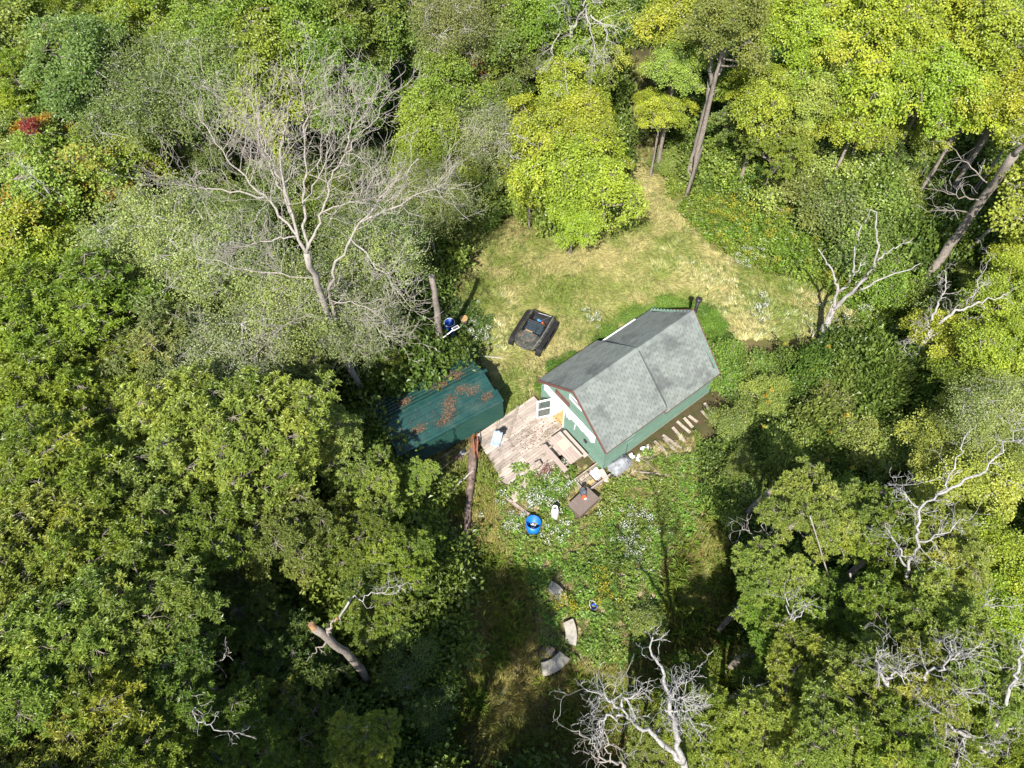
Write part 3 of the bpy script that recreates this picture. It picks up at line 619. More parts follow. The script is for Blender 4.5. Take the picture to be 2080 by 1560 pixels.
limbtree('leafless_tree','big leafless pale brown tree fanning out above the grey olive crowns',
 [(752,840,0),(716,750,3.4),(690,700,5.2),(664,630,7.8),(640,565,10.2),(623,515,11.8)],
 [(0.094,[(623,515,11.8),(592,440,13),(572,365,14.4),(570,290,15.6),(590,200,17)]),
  (0.072,[(605,480,12.3),(540,400,13.2),(470,335,14),(420,270,14.8),(392,205,15.6)]),
  (0.058,[(540,400,13.2),(450,388,13.5),(345,372,13.8)]),
  (0.079,[(623,515,11.8),(616,420,13.3),(622,320,15),(618,230,16.4),(600,150,17.6)]),
  (0.072,[(625,505,12),(655,430,13),(670,370,14),(700,310,15),(740,265,15.8),(772,220,16.4)]),
  (0.043,[(700,310,15),(712,260,15.7),(728,190,16.8)]),
  (0.050,[(655,430,13),(700,412,13.4),(780,402,13.9)]),
  (0.115,[(690,700,5.2),(672,610,8.4),(672,560,10.2),(700,500,11.4),(735,450,12.3),(780,395,13.2),(850,322,14.2)]),
  (0.065,[(735,450,12.3),(800,420,12.9),(905,372,13.8)]),
  (0.050,[(712,485,11.7),(760,535,11.6),(835,625,11.2)]),
  (0.050,[(592,440,13),(545,330,14.6),(505,250,15.6),(470,200,16.2)]),
  (0.043,[(605,480,12.3),(540,490,12.1),(470,505,11.9)]),
  (0.043,[(572,365,14.4),(535,290,15.3),(520,190,16.6)]),
  (0.036,[(616,420,13.3),(650,350,14.4),(680,270,15.6),(668,200,16.6)]),
  (0.043,[(664,630,7.8),(600,650,8),(500,700,7.6),(330,700,7.4)]),
  (0.036,[(690,700,5.2),(640,660,7),(600,640,8.6),(520,720,8.4)]),
  (0.036,[(672,610,8.4),(740,620,8.6),(790,700,8.0)]),
  (0.036,[(640,565,10.2),(560,560,10.6),(400,520,10.8)])],
 bark_dead2,101,.17,(.9,2.1),24,.8,2,'tree',.75,tw_r=.013)
limbtree('forked_tree','tall grey trunk forking high up, at the right rim of the clearing',
 [(1395,378,0),(1412,305,2.4),(1431,230,5.2),(1448,165,7.4)],
 [(.16,[(1444,175,7.2),(1442,120,8.8),(1438,60,10.4),(1440,0,12)]),(.15,[(1450,165,7.4),(1468,140,8.0),(1478,60,10.3),(1490,0,12)]),(.06,[(1440,190,6.6),(1436,160,7.2)])],
 bark,102,.22,(.5,1.3),6,.3,1,'tree',.8,bark_dead)
limbtree('slanting_trunk_tree','thickest grey trunk slanting out of the picture at the right',
 [(1850,610,0),(1905,532,2.2),(1955,462,4.6),(2010,385,7.4),(2060,315,10)],
 [(.17,[(2060,315,10),(2120,240,12.5)]),(.05,[(1995,410,6.6),(1930,395,7.3),(1870,380,8)]),(.05,[(2015,380,7.6),(1960,330,8.4),(1925,290,9)]),(.05,[(1975,435,5.6),(1930,425,6.2),(1880,430,6.4)]),(.06,[(2030,355,8.4),(2060,380,8.6),(2085,430,8.4)])],
 bark,103,.24,(.5,1.4),7,.1,1,'tree',.85,bark_dead)
limbtree('slender_stem','thin brown bare stem leaning right beside the thickest slanting trunk',
 [(1900,572,0),(1990,488,3.2),(2080,402,6.2),(2140,340,8.4)],[],bark_dead2,104,.10,cat='tree')
limbtree('slanting_trunk_tree','second grey slanting trunk behind the olive shrubs at the right',
 [(1926,395,0),(1965,330,2.6),(2018,250,5.4),(2090,170,8.6)],[(.04,[(1965,330,2.6),(1935,350,3),(1900,345,3.4)])],bark,105,.21,(.5,1.1),5,.1,1,'tree',.85,bark_dead)
limbtree('dead_standing_tree','bare brown trunk standing against the back of the shed',
 [(898,748,0),(893,690,2.0),(888,640,4.0),(884,588,6.1),(876,560,7.0)],[],bark,106,.22,cat='tree',r1=.62)
limbtree('forked_snag','bleached white dead tree with a split base and spreading limbs right of the cabin',
 [(1668,694,0),(1680,655,1.3),(1692,625,2.2)],
 [(.13,[(1688,640,1.7),(1700,600,3),(1704,588,3.5),(1690,548,4.8),(1662,506,6)]),(.085,[(1704,592,3.4),(1724,578,4),(1733,550,5),(1738,505,6.5),(1748,465,7.6),(1768,425,9)]),
  (.15,[(1692,630,2.1),(1722,600,3.3),(1750,575,4.4),(1780,532,6),(1784,480,7.4),(1772,428,8.8)]),(.07,[(1780,532,6),(1815,502,7),(1855,484,7.6)]),(.085,[(1745,590,4.0),(1800,563,5.2),(1870,535,6.4)]),(.05,[(1733,560,4.8),(1748,540,5.4),(1758,522,5.8)]),
  (.11,[(1676,670,.9),(1686,640,1.9),(1692,618,2.5)]),(.07,[(1652,690,0),(1650,668,.8),(1649,655,1.2)])],
 bark_dead,107,.25,(.25,.6),3,.4,1,'dead tree',.62,tw_r=.014)
limbtree('leaning_snag','white dead snag leaning right, below the forked white one',
 [(1773,798,0),(1815,760,1.6),(1860,720,3),(1895,668,4.5)],
 [(.12,[(1893,672,4.4),(1930,640,5.2),(1960,622,5.6),(2000,612,6),(2045,600,6.5)]),(.06,[(1962,621,5.6),(1985,580,7),(2013,525,8.6)]),(.08,[(1893,650,4.9),(1902,615,5.6),(1925,582,6.6),(1917,548,7.4)]),
  (.08,[(1880,690,4),(1930,665,4.6),(1965,650,5),(2000,640,5.5)]),(.05,[(1833,742,2.2),(1838,718,2.9),(1835,692,3.6)]),(.04,[(1885,680,4.2),(1884,655,4.8),(1880,635,5.2)]),(.04,[(1850,728,2.7),(1880,715,2.9),(1900,718,2.9)]),(.03,[(1787,785,.4),(1772,745,.9),(1757,708,1.4)])],
 bark_dead,108,.15,(.3,.9),8,.35,2,'dead tree',.75,tw_r=.013)
limbtree('sawn_off_trunk','short sawn off trunk with two orange cut stubs in the lower left shade',
 [(765,1400,0),(748,1382,1.6),(722,1345,4.6),(686,1312,6.6),(660,1290,7.6),(638,1276,8.2)],
 [(.12,[(668,1300,7.3),(664,1275,8),(682,1258,8.7)]),(.045,[(665,1305,7.3),(635,1325,7.2),(622,1345,7.1)])],bark,109,.165,(.2,.5),1,.3,0,'dead tree',.85,tw_r=.012)
sawn=bpy.data.objects['sawn_off_trunk']
b=np.array(sawn.location)
for (px,py,z,r,px2,py2,z2) in ((638,1276,8.2,.11,631,1268,8.4),(682,1258,8.7,.045,686,1254,8.78)):
    a0,a1=P(px,py,z)-b,P(px2,py2,z2)-b; MB().tube([a0,a1],[r*1.02,r*.9],10,True).build('sawn_face',cutwood,sawn)
limbtree('white_dead_tree','white twisted dead tree reaching over the lower grass at the bottom edge',
 [(1300,1680,0),(1400,1610,5),(1388,1548,8)],
 [(.13,[(1388,1548,8),(1350,1512,8.6),(1310,1480,9.3),(1270,1455,9.9),(1258,1430,10.4)]),(.12,[(1386,1550,8),(1375,1480,9.6),(1360,1420,11),(1348,1365,12.2),(1322,1322,13.2),(1326,1295,14)]),
  (.06,[(1265,1452,10),(1225,1455,10),(1215,1490,9.6)]),(.06,[(1262,1440,10.3),(1240,1425,10.6),(1190,1400,11)]),(.05,[(1258,1430,10.4),(1280,1410,10.9),(1305,1400,11.2)]),(.05,[(1356,1420,11),(1390,1425,11.1),(1415,1418,11.3)]),
  (.05,[(1350,1440,10.6),(1390,1442,10.8),(1410,1470,10.6)]),(.045,[(1362,1425,11),(1372,1395,11.8),(1395,1380,12.3)])],
 bark_lichen,110,.14,(.35,.95),12,.3,2,'dead tree',.8,tw_r=.014)
limbtree('grey_bare_branch_tree','smooth grey bare branches entering from the bottom edge left of the white dead tree',
 [(1240,1700,0),(1270,1600,5),(1268,1555,7)],[(.06,[(1268,1555,7),(1235,1548,7.5),(1205,1510,8.3),(1180,1490,8.8),(1160,1484,9.2)]),(.035,[(1240,1549,7.4),(1215,1545,7.6),(1185,1526,8)]),(.035,[(1240,1549,7.4),(1230,1500,8.4),(1218,1465,9.2)])],bark_dead2,111,.09,(.4,.9),5,.3,1,'dead tree',.8,tw_r=.012)
limbtree('lichened_trunk_tree','thick white lichened trunk crossing the bottom right corner',
 [(2120,1720,0),(2090,1610,7),(2050,1560,8.2),(1990,1515,9)],
 [(.17,[(1990,1515,9),(1965,1495,9.4),(1935,1480,9.8)]),(.15,[(2110,1545,8),(2060,1510,8.8),(2000,1480,9.7)]),(.10,[(2002,1480,9.7),(2035,1445,10.4),(2058,1390,11.3),(2072,1340,12),(2080,1290,12.8)]),(.07,[(2030,1470,9.9),(2080,1478,9.9)]),
  (.05,[(1960,1500,9.4),(1950,1530,9.4),(1935,1560,9.3)]),(.05,[(1935,1480,9.8),(1900,1440,10.4),(1870,1420,10.6)])],
 bark_lichen,112,.22,(.35,.95),10,.3,2,'dead tree',.85,tw_r=.014)
limbtree('forked_dead_limb_tree','white forked dead limbs standing out of the oaks in the lower right',
 [(1740,1590,0),(1790,1500,6),(1812,1425,9),(1800,1385,10)],
 [(.07,[(1800,1385,10),(1785,1350,10.8),(1780,1315,11.6)]),(.06,[(1800,1385,10),(1830,1370,10.4),(1840,1355,10.8)]),(.08,[(1808,1410,9.4),(1860,1420,9.6),(1910,1415,10),(1960,1405,10.4),(2000,1408,10.7)]),
  (.07,[(1862,1410,9.6),(1885,1372,10.4),(1930,1340,11.2),(1938,1300,12)]),(.04,[(1930,1340,11.2),(1975,1320,11.6)]),(.05,[(1815,1430,9),(1790,1440,9.2),(1770,1480,9)])],
 bark_lichen,113,.10,(.35,.95),13,.3,2,'dead tree',.8,tw_r=.014)
limbtree('long_dead_limb_tree','long white dead limb climbing from the lower right oaks towards the right edge',
 [(1810,1290,0),(1830,1230,5),(1845,1195,8)],
 [(.08,[(1845,1195,8),(1840,1150,9),(1862,1105,10),(1866,1030,11.2),(1920,1000,12),(1945,930,13),(1965,880,13.8)]),(.05,[(1840,1150,9),(1820,1110,9.8),(1798,1062,10.6)]),(.05,[(1862,1105,10),(1905,1085,10.6),(1975,1050,11.4)]),
  (.05,[(1848,1205,8),(1880,1198,8.2),(1925,1228,8.2),(2060,1234,8.4)]),(.06,[(1900,1005,11.8),(1990,960,12.6),(2050,900,13.4),(2090,860,14)]),(.04,[(1865,1030,11.2),(1840,1010,11.6),(1825,985,12)])],
 bark_lichen,114,.09,(.35,.95),11,.3,2,'dead tree',.8,tw_r=.013)
limbtree('grey_dead_top_tree','grey dead topped tree with drooping tangled twigs at the top centre',
 [(1150,330,0),(1152,215,4.4),(1163,90,8.6),(1160,50,10)],
 [(.10,[(1160,50,10),(1150,0,11.6),(1145,-40,13)]),(.10,[(1160,60,9.7),(1185,20,10.8),(1205,-30,12)]),(.06,[(1190,15,11),(1200,60,10.8),(1215,130,10)]),(.05,[(1200,30,11),(1230,60,10.6),(1228,110,10)]),(.05,[(1158,90,8.7),(1145,130,8.6),(1155,190,8)]),(.05,[(1152,60,9.6),(1125,80,9.6),(1115,130,9)])],
 bark_dead,115,.16,(.6,1.3),11,-.5,2,'dead tree',.7,tw_r=.016)
limbtree('contorted_dead_tree','contorted white dead branches beside the yellow maple\'s left side',
 [(960,345,0),(965,300,3),(962,268,5.4)],[(.06,[(962,268,5.4),(1000,270,6.4),(1020,290,6.6),(1045,325,6.6)]),(.05,[(1000,270,6.4),(1040,275,7),(1070,285,7.2)]),(.05,[(970,262,5.6),(985,240,6.6),(1000,215,7.4)])],bark_dead,116,.09,(.4,.9),9,.1,2,'dead tree',.8,tw_r=.014)
# tall bare stems among the crowns
STEM=[([(775,215,0),(765,180,1.8),(742,70,6.6),(722,-20,10.8)],.17,'tall bare brown stem at the top edge, leftmost of the three above the dark gap'),
([(822,190,0),(806,90,4.6),(790,-20,9.8)],.13,'tall bare brown stem at the top edge, middle of the three above the dark gap'),
([(850,175,0),(842,70,4.4),(832,-20,8.6)],.08,'thin bare stem at the top edge, rightmost of the three above the dark gap'),
([(918,130,0),(908,60,3.2),(902,-10,6.8)],.10,'reddish brown stem left of the red leaves at the top'),
([(1010,190,0),(1003,90,4.6),(995,-10,9.6)],.10,'dark stem right of the red leaves at the top'),
([(1118,200,0),(1112,100,4.4),(1125,30,7.6),(1130,-20,9.8)],.11,'grey stem left of the grey dead top'),
([(1605,155,0),(1622,70,4),(1640,-10,8)],.10,'brown leaning stem crossing the lime maples at the top'),
([(1645,140,0),(1665,60,4),(1690,-10,8)],.13,'grey brown leaning trunk crossing the lime maples at the top'),
([(1710,285,0),(1730,240,1.9),(1760,180,4.6)],.14,'short dark trunk seen under the largest yellow maple'),
([(1930,190,0),(1965,135,2.6),(2010,70,6)],.09,'slender grey trunk between the yellow maples'),
([(430,370,0),(335,270,5.4),(290,210,8)],.13,'pale slanting trunk left of the leafless tree, thickest of three'),
([(380,375,0),(300,290,4.6),(262,235,7)],.09,'pale slanting trunk left of the leafless tree, middle one'),
([(318,370,0),(268,300,3.6),(238,240,6)],.09,'pale slanting trunk left of the leafless tree, leftmost one'),
([(300,210,5),(262,150,7.6),(235,90,10)],.06,'pale slim stem in the green crown at upper left'),
([(1490,1062,0),(1530,1030,2.2),(1575,990,4.4)],.17,'brown trunk lying slanted in the bramble shade'),
([(655,830,0),(672,770,2.6),(682,735,4.4)],.06,'thin leaning dead stem left of the leafless tree\'s trunk'),
([(1735,1240,4),(1733,1200,6),(1727,1165,7.6)],.05,'small white dead stub among the lower right oaks'),
([(1690,1215,4),(1682,1160,7),(1660,1100,8.6),(1645,1048,10)],.032,'slender white dead stick in the lower right oaks'),
([(240,1030,0),(205,985,4),(190,960,6)],.15,'brown trunk glimpsed between the oaks on the left'),
([(270,1500,2),(262,1450,7),(255,1420,8.6)],.10,'grey trunk near the bottom left corner')]
for i,(pp,r,lb) in enumerate(STEM):
    pp=list(pp)
    if pp[0][2]>0:                       # foot hidden by foliage: carry the stem straight down to the ground
        f=P(*pp[0]); q=Qn([f[0],f[1],0]); pp=[(q[0],q[1],0)]+pp
    limbtree('bare_tree',lb,pp,[],bark_dead2 if i in (10,11,12,13,15,16,17) else bark,200+i,r,cat='tree trunk',r1=.7)
TW=[([(1615,1310,0),(1616,1290,7),(1611,1262,8.2)],[(.04,[(1611,1262,8.2),(1600,1235,8.8),(1596,1205,9.4)]),(.04,[(1611,1262,8.2),(1630,1240,8.7),(1638,1225,9)])],'small white branching dead sapling, lower right'),
([(1575,1170,0),(1572,1145,5),(1562,1120,6)],[(.03,[(1562,1120,6),(1535,1095,6.8),(1508,1070,7.6)]),(.03,[(1562,1120,6),(1560,1085,7),(1545,1058,7.8)])],'thin grey dead sapling over the dark gap at lower right'),
([(1575,1420,0),(1560,1405,7),(1545,1392,7.6)],[(.035,[(1545,1392,7.6),(1520,1410,7.7),(1505,1420,7.6)]),(.035,[(1560,1405,7),(1600,1385,7.8),(1625,1380,8)])],'small grey dead twigs beside the trunk shadow'),
([(280,1460,0),(318,1420,8),(325,1413,8.2)],[(.05,[(320,1415,8.2),(360,1425,8.4),(392,1432,8.6),(410,1455,8.7)]),(.035,[(392,1432,8.6),(400,1460,8.7),(430,1478,8.8),(492,1492,9)])],'white lichened limb hanging over the lower left shade'),
([(190,1530,0),(200,1500,8),(215,1480,9)],[(.04,[(215,1480,9),(240,1470,9.4),(265,1450,9.8)]),(.04,[(215,1480,9),(235,1500,9.2),(240,1530,9.2)])],'whitish tangle of dead twigs near the bottom left corner'),
([(690,1290,0),(690,1240,5),(712,1218,6)],[(.035,[(712,1218,6),(760,1206,6.4),(800,1207,6.6)]),(.025,[(760,1206,6.4),(790,1195,6.8),(828,1182,7.2)])],'thin white dead branch over the shaded oaks left of the fallen log'),
([(480,1400,0),(410,1395,5),(370,1372,7)],[(.045,[(370,1372,7),(420,1355,7.2),(470,1325,7.6)]),(.03,[(420,1355,7.2),(400,1335,7.6),(385,1330,7.8)])],'brown dead branch above the white lichened limb'),
([(2045,860,0),(2050,840,5),(2045,820,6)],[(.05,[(2045,820,6),(2000,850,6.4),(1960,900,6.8)]),(.05,[(2045,820,6),(2070,800,6.6),(2080,770,7.2)]),(.04,[(2045,820,6),(2010,820,6.6),(1975,835,7)])],'pale dead twig fan at the right edge below the middle'),
([(1700,40,3),(1708,20,9),(1712,-5,10)],[(.03,[(1708,20,9),(1690,40,9),(1672,60,9)])],'bare twig top in the lime maples at the top edge'),
([(150,480,0),(120,420,7),(90,380,9)],[(.03,[(90,380,9),(60,350,9.8),(30,330,10.4)]),(.03,[(120,420,7),(100,400,8.4),(50,372,9.4)])],'grey twigs showing in the orange maple\'s left side'),
([(100,770,0),(95,760,5),(70,762,6.4)],[(.045,[(70,762,6.4),(95,756,6.6),(115,768,6.6)])],'brown broken limb in the dark hollow at the left edge')]
for i,(tp,ll_,lb) in enumerate(TW):
    tp=list(tp)
    if tp[0][2]>0: f=P(*tp[0]); q=Qn([f[0],f[1],0]); tp=[(q[0],q[1],0)]+tp
    limbtree('dead_sapling',lb,tp,ll_,bark_lichen if i in (0,3,4) else bark_dead,230+i,.06,(.3,.9),7,.25,1,'dead tree',.7,tw_r=.012)
# ------------------------------------------------------------------ small plants, scattered
def tuft(seed,n,L,Wd,spread,lean,drop):
    rg=rng(seed); V=[];T_=[];rn=[];k=0
    for i in range(n):
        a=rg.uniform(0,2*PI); p=np.array([math.cos(a),math.sin(a),0])*rg.uniform(0,spread); d=unit(np.array([lean,rg.normal(0,.35),drop+rg.uniform(0,.3)])+.35*p/ max(spread,.01)*0.5)
        l=L*rg.uniform(.6,1.3); s=unit(np.cross(d,[0,0,1.]))*Wd*rg.uniform(.7,1.3)/2; m_=p+d*l*.55+[0,0,l*.05]; e=p+d*l+np.array([0,0,-l*.25*(1-drop)])
        e[2]=max(e[2],.01)
        V+=[p-s,p+s,m_+s,m_-s,e]; T_+=[[k,k+1,k+2],[k,k+2,k+3],[k+3,k+2,k+4]]; rn+=[rg.random()]*3; k+=5
    return np_mesh('tuft',V,tris=T_,mat=blade_inst,attrs={'rnd':np.array(rn),'clump':np.full(len(rn),.5)})
def herb(seed,n,h,spread,ll,lw,flower=None,nf=0,fsize=.03):
    rg=rng(seed); th=rg.uniform(0,2*PI,n); z=rg.random(n)**.7*h; r=spread*(1-.45*z/h)*np.sqrt(rg.random(n))
    pos=np.c_[np.cos(th)*r*.7,np.sin(th)*r*.7,z]; t=np.c_[np.cos(th),np.sin(th),rg.normal(.05,.25,n)]; nrm=unit(np.c_[rg.normal(0,.4,n),rg.normal(0,.4,n),np.ones(n)])
    v,q=leaves(pos,t,nrm,ll*rg.uniform(.6,1.3,n),lw*rg.uniform(.6,1.3,n)); me_a={'rnd':np.repeat(rg.random(n),2),'clump':np.full(2*n,.45)}
    if flower is None: return np_mesh('herb',v,tris=q,mat=leaf_inst,attrs=me_a)
    th=rg.uniform(0,2*PI,nf); r=spread*.75*np.sqrt(rg.random(nf)); pos=np.c_[np.cos(th)*r,np.sin(th)*r,h*rg.uniform(.9,1.15,nf)]
    v2,q2=leaves(pos,unit(rg.normal(0,1,(nf,3))*[1,1,.2]),np.tile([0,0,1.],(nf,1)),fsize*rg.uniform(.7,1.4,nf),fsize*rg.uniform(.6,1.2,nf),.05)
    me=np_mesh('herb',np.vstack([v,v2]),tris=np.vstack([q,q2+len(v)]),mat=leaf_inst,attrs={'rnd':np.r_[me_a['rnd'],np.full(2*nf,.5)],'clump':np.full(2*(n+nf),.45)})
    me.materials.append(flower); mi=np.zeros(2*(n+nf),np.int32); mi[2*n:]=1; me.polygons.foreach_set('material_index',mi); return me
def bushmesh(key,kind,seed,R,Hc,nb,per,ll,lw):
    v,q,rn,cl,ends=crown(seed,kind,R,Hc,nb,per,ll,lw); v[:,2]+=Hc*.75
    return np_mesh('bush',v,tris=q,mat=leaf_inst,attrs={'rnd':rn,'clump':cl})
VAR={'straw':[tuft(300+i,26,.42,.020,.12,1,.16) for i in range(4)],'grass':[tuft(310+i,24,.30,.016,.12,.35,.7) for i in range(3)],
 'herb':[herb(320+i,46,.35,.24,.10,.055) for i in range(3)],'broad':[herb(325+i,30,.3,.26,.15,.11) for i in range(2)],
 'gold':[herb(330+i,60,.7,.26,.11,.035,yel_fl,18,.04) for i in range(2)],'aster':[herb(340+i,44,.45,.24,.09,.04,white_fl,20,.034) for i in range(2)],
 'fern':[herb(345,34,.38,.4,.3,.06),herb(346,34,.38,.4,.3,.06)],
 'bush':[bushmesh('b','bush',350+i,.95,.75,18,150,.13,.085) for i in range(3)],'bramble':[bushmesh('v','bush',360+i,.95,.75,24,130,.145,.13) for i in range(3)],
 'litter':[herb(370,12,.03,.22,.10,.07)]}
for k,l in VAR.items():
    c=bpy.data.collections.new('kit_'+k)
    for i,me in enumerate(l): c.objects.link(bpy.data.objects.new('%s_%02d'%(k,i),me))
    VAR[k]=(c,len(l))
def gn_tree(coll):
    g=bpy.data.node_groups.new('scatter_'+coll.name,'GeometryNodeTree'); g.interface.new_socket('Geometry',in_out='INPUT',socket_type='NodeSocketGeometry'); g.interface.new_socket('Geometry',in_out='OUTPUT',socket_type='NodeSocketGeometry')
    n=g.nodes; i=n.new('NodeGroupInput'); o=n.new('NodeGroupOutput'); ci=n.new('GeometryNodeCollectionInfo'); ci.inputs['Collection'].default_value=coll; ci.inputs['Separate Children'].default_value=True; ci.inputs['Reset Children'].default_value=True
    ip=n.new('GeometryNodeInstanceOnPoints'); ip.inputs['Pick Instance'].default_value=True
    def na(nm,ty):
        a=n.new('GeometryNodeInputNamedAttribute'); a.data_type=ty; a.inputs['Name'].default_value=nm; return a.outputs['Attribute']
    L=g.links.new; L(i.outputs[0],ip.inputs['Points']); L(ci.outputs[0],ip.inputs['Instance']); L(na('vi','INT'),ip.inputs['Instance Index'])
    e=n.new('FunctionNodeEulerToRotation'); L(na('rot','FLOAT_VECTOR'),e.inputs[0]); L(e.outputs[0],ip.inputs['Rotation']); L(na('scl','FLOAT_VECTOR'),ip.inputs['Scale']); L(ip.outputs[0],o.inputs[0]); return g
GN={}
def scatter(name,kit,xy,rot,scl,tint,label,cat,z=0,tilt=.12,seed=1):
    n=len(xy); rg=rng(seed); c,k=VAR[kit]
    me=bpy.data.meshes.new(name); me.vertices.add(n); me.vertices.foreach_set('co',np.c_[xy,np.full(n,z)].astype(np.float32).ravel())
    def put(nm,ty,key,v,dt=np.float32): a=me.attributes.new(nm,ty,'POINT'); a.data.foreach_set(key,np.ascontiguousarray(v,dt).ravel())
    put('vi','INT','value',rg.integers(0,k,n),np.int32); put('rot','FLOAT_VECTOR','vector',np.c_[rg.normal(0,tilt,n),rg.normal(0,tilt,n),rot])
    scl=np.asarray(scl,float); scl=scl if scl.ndim==2 else np.c_[scl,scl,scl]
    put('scl','FLOAT_VECTOR','vector',scl); put('tint','FLOAT_VECTOR','vector',tint)
    o=bpy.data.objects.new(name,me); link(o); mod=o.modifiers.new('scatter','NODES')
    if kit not in GN: GN[kit]=gn_tree(c)
    mod.node_group=GN[kit]; tag(o,label,cat,kind='stuff'); return o
def pts_in(pl,dens,seed,keep_out=()):
    lo,hi=bounds(pl); rg=rng(seed); n=int((hi-lo).prod()*dens); xy=rg.uniform(lo,hi,(n,2)); ok=inside_poly(xy,pl)
    for k in keep_out: ok&=~inside_poly(xy,k)
    return xy[ok]
def tints(n,seed,a,b,m=None,var=.14):
    rg=rng(seed); f=rg.random(n) if m is None else np.clip(m+rg.normal(0,.13,n),0,1); return (np.array(a)*(1-f)[:,None]+np.array(b)*f[:,None])*rg.uniform(1-var,1+var,(n,1))
def disc(px,py,r):
    c=P(px,py,0)[:2]; a=np.arange(10)*2*PI/10; return c+r*np.c_[np.cos(a),np.sin(a)]
SMALL=[disc(1184,1022,.85),disc(1127,1050,.28),disc(1083,1076,.48),disc(1200,975,.75),disc(1258,948,.75),disc(1027,972,.5),disc(1050,1030,.55),disc(1080,1050,.3),disc(1134,1203,.55),disc(1160,1284,.62),disc(1127,1350,.7),disc(1110,1330,.5),disc(1300,955,.8),disc(1345,900,.9),disc(1390,900,.7),disc(1088,672,1.3),disc(916,676,.4),disc(943,655,.4),disc(960,1000,.3),disc(952,1060,.3),disc(946,1120,.3),disc(942,1170,.3),disc(905,945,.9),disc(1210,1235,.3)]
KO=(HOUSE,DECKP,SHED)+tuple(SMALL)
# clearing: mown straw lying in swirls
xy=pts_in(CLEAR,62,401,KO); n=len(xy); m_=nz(xy,.42,11)*.6+nz(xy,1.3,12)*.4; ctr=P(1330,560)[:2]
sw=np.arctan2(xy[:,1]-ctr[1],xy[:,0]-ctr[0])+PI/2+(nz(xy,.35,13)-.5)*4+(nz(xy,1.5,14)-.5)*2+rng(5).normal(0,.25,n)
scatter('mown_grass','straw',xy,sw,rng(6).uniform(.7,1.35,n),tints(n,7,(.385,.345,.145),(.18,.225,.045),np.clip((m_-.34)*2.6,0,1)),'dry straw coloured mown grass lying in swirls over the clearing','grass')
xy=pts_in(CLEAR,9,402,KO); k_=nz(xy,.6,21)>.52; xy=xy[k_]; n=len(xy)
scatter('clearing_herbs','herb',xy,rng(8).uniform(0,6,n),rng(9).uniform(.35,.7,n),tints(n,10,(.13,.21,.04),(.19,.24,.05)),'low green weeds coming through the mown clearing','weeds')
# goldenrod and tall weeds
xy=pts_in(WEEDS,9,403); n=len(xy)
scatter('tall_weeds','herb',xy,rng(8).uniform(0,6,n),rng(9).uniform(1,1.9,n),tints(n,11,(.14,.235,.026),(.25,.31,.05),nz(xy,.5,22)),'tall green weeds between the clearing and the thicket','weeds')
q_=poly([(1400,420),(1530,410),(1640,440),(1560,500),(1450,500)]); q2_=poly([(1500,480),(1700,500),(1740,620),(1620,590),(1500,540)])
xy=np.vstack([pts_in(q_,2.6,404),pts_in(q2_,.5,405),pts_in(WEEDS,.15,406)]); n=len(xy)
scatter('goldenrod','gold',xy,rng(8).uniform(0,6,n),rng(9).uniform(.8,1.3,n),tints(n,12,(.16,.24,.03),(.24,.29,.04)),'goldenrod in yellow flower at the edge of the clearing','flowers')
q_=poly([(1590,380),(1690,400),(1700,450),(1640,450),(1580,420)]); xy=pts_in(q_,6,407); n=len(xy)
scatter('pale_weeds','broad',xy,rng(8).uniform(0,6,n),rng(9).uniform(1.2,2.0,n),tints(n,12,(.22,.29,.07),(.26,.32,.09)),'pale green broad leaved weeds above the goldenrod','weeds')
# asters
A=[((1530,520,1),10),((1500,535,.6),8),((1545,630,.9),14),((950,650,1.0),14),((905,700,.9),10),((980,680,.8),10),((1060,1020,1.2),24),((1100,1000,1.4),20),((1050,1060,1.2),24),((1130,1080,1.0),16),((1190,1010,1.4),12),((1290,1090,1.0),16),((1290,1120,.6),10),((1150,980,1.2),16),((1210,650,.6),10),((1700,640,.8),8),((1790,640,1.8),22),((1760,600,1.3),10),((1280,1040,1.2),12),((870,640,.8),10),((1210,740,.5),6)]
xy=np.vstack([P(a,b)[:2]+rng(500+i).normal(0,s*.5,(k,2)) for i,((a,b,s),k) in enumerate(A)]); kk=np.ones(len(xy),bool)
for k_ in KO: kk&=~inside_poly(xy,k_)
xy=xy[kk]; n=len(xy)
scatter('white_asters','aster',xy,rng(8).uniform(0,6,n),rng(9).uniform(.6,1.1,n),tints(n,13,(.15,.2,.06),(.2,.25,.08)),'white flowering asters in clumps about the yard','flowers')
# yard weeds below the cabin
xy=pts_in(YARD,17,408,KO); n=len(xy); mm=nz(xy,.9,23)
scatter('yard_weeds','herb',xy,rng(8).uniform(0,6,n),rng(9).uniform(.55,1.25,n)*(0.5+mm)[:],tints(n,14,(.13,.225,.03),(.25,.29,.06),nz(xy,.7,24)),'green and yellowish weeds in front of the cabin','weeds')
xy=pts_in(YARD,11,409,KO); n=len(xy)
scatter('yard_broad_leaves','broad',xy,rng(8).uniform(0,6,n),rng(9).uniform(.5,1.0,n),tints(n,15,(.14,.27,.035),(.20,.31,.05),nz(xy,.5,25)),'fresh broad leaved seedlings in front of the cabin','weeds')
xy=pts_in(YARD,26,410,(HOUSE,DECKP)); n=len(xy)
scatter('yard_grass','straw',xy,rng(8).uniform(0,6,n),rng(9).uniform(.6,1.1,n),tints(n,16,(.34,.26,.13),(.20,.22,.05)),'dry grass between the weeds in front of the cabin','grass')
q_=poly([(1000,975),(1050,945),(1100,955),(1160,985),(1150,1010),(1040,1020)]); xy=pts_in(q_,16,430,(disc(1092,948,.3),disc(1027,972,.5))); n=len(xy)
scatter('deck_edge_weeds','broad',xy,rng(8).uniform(0,6,n),rng(9).uniform(.5,1.0,n),tints(n,15,(.14,.26,.035),(.24,.31,.07)),'weeds growing up through the lower edge of the deck','weeds',z=.05)
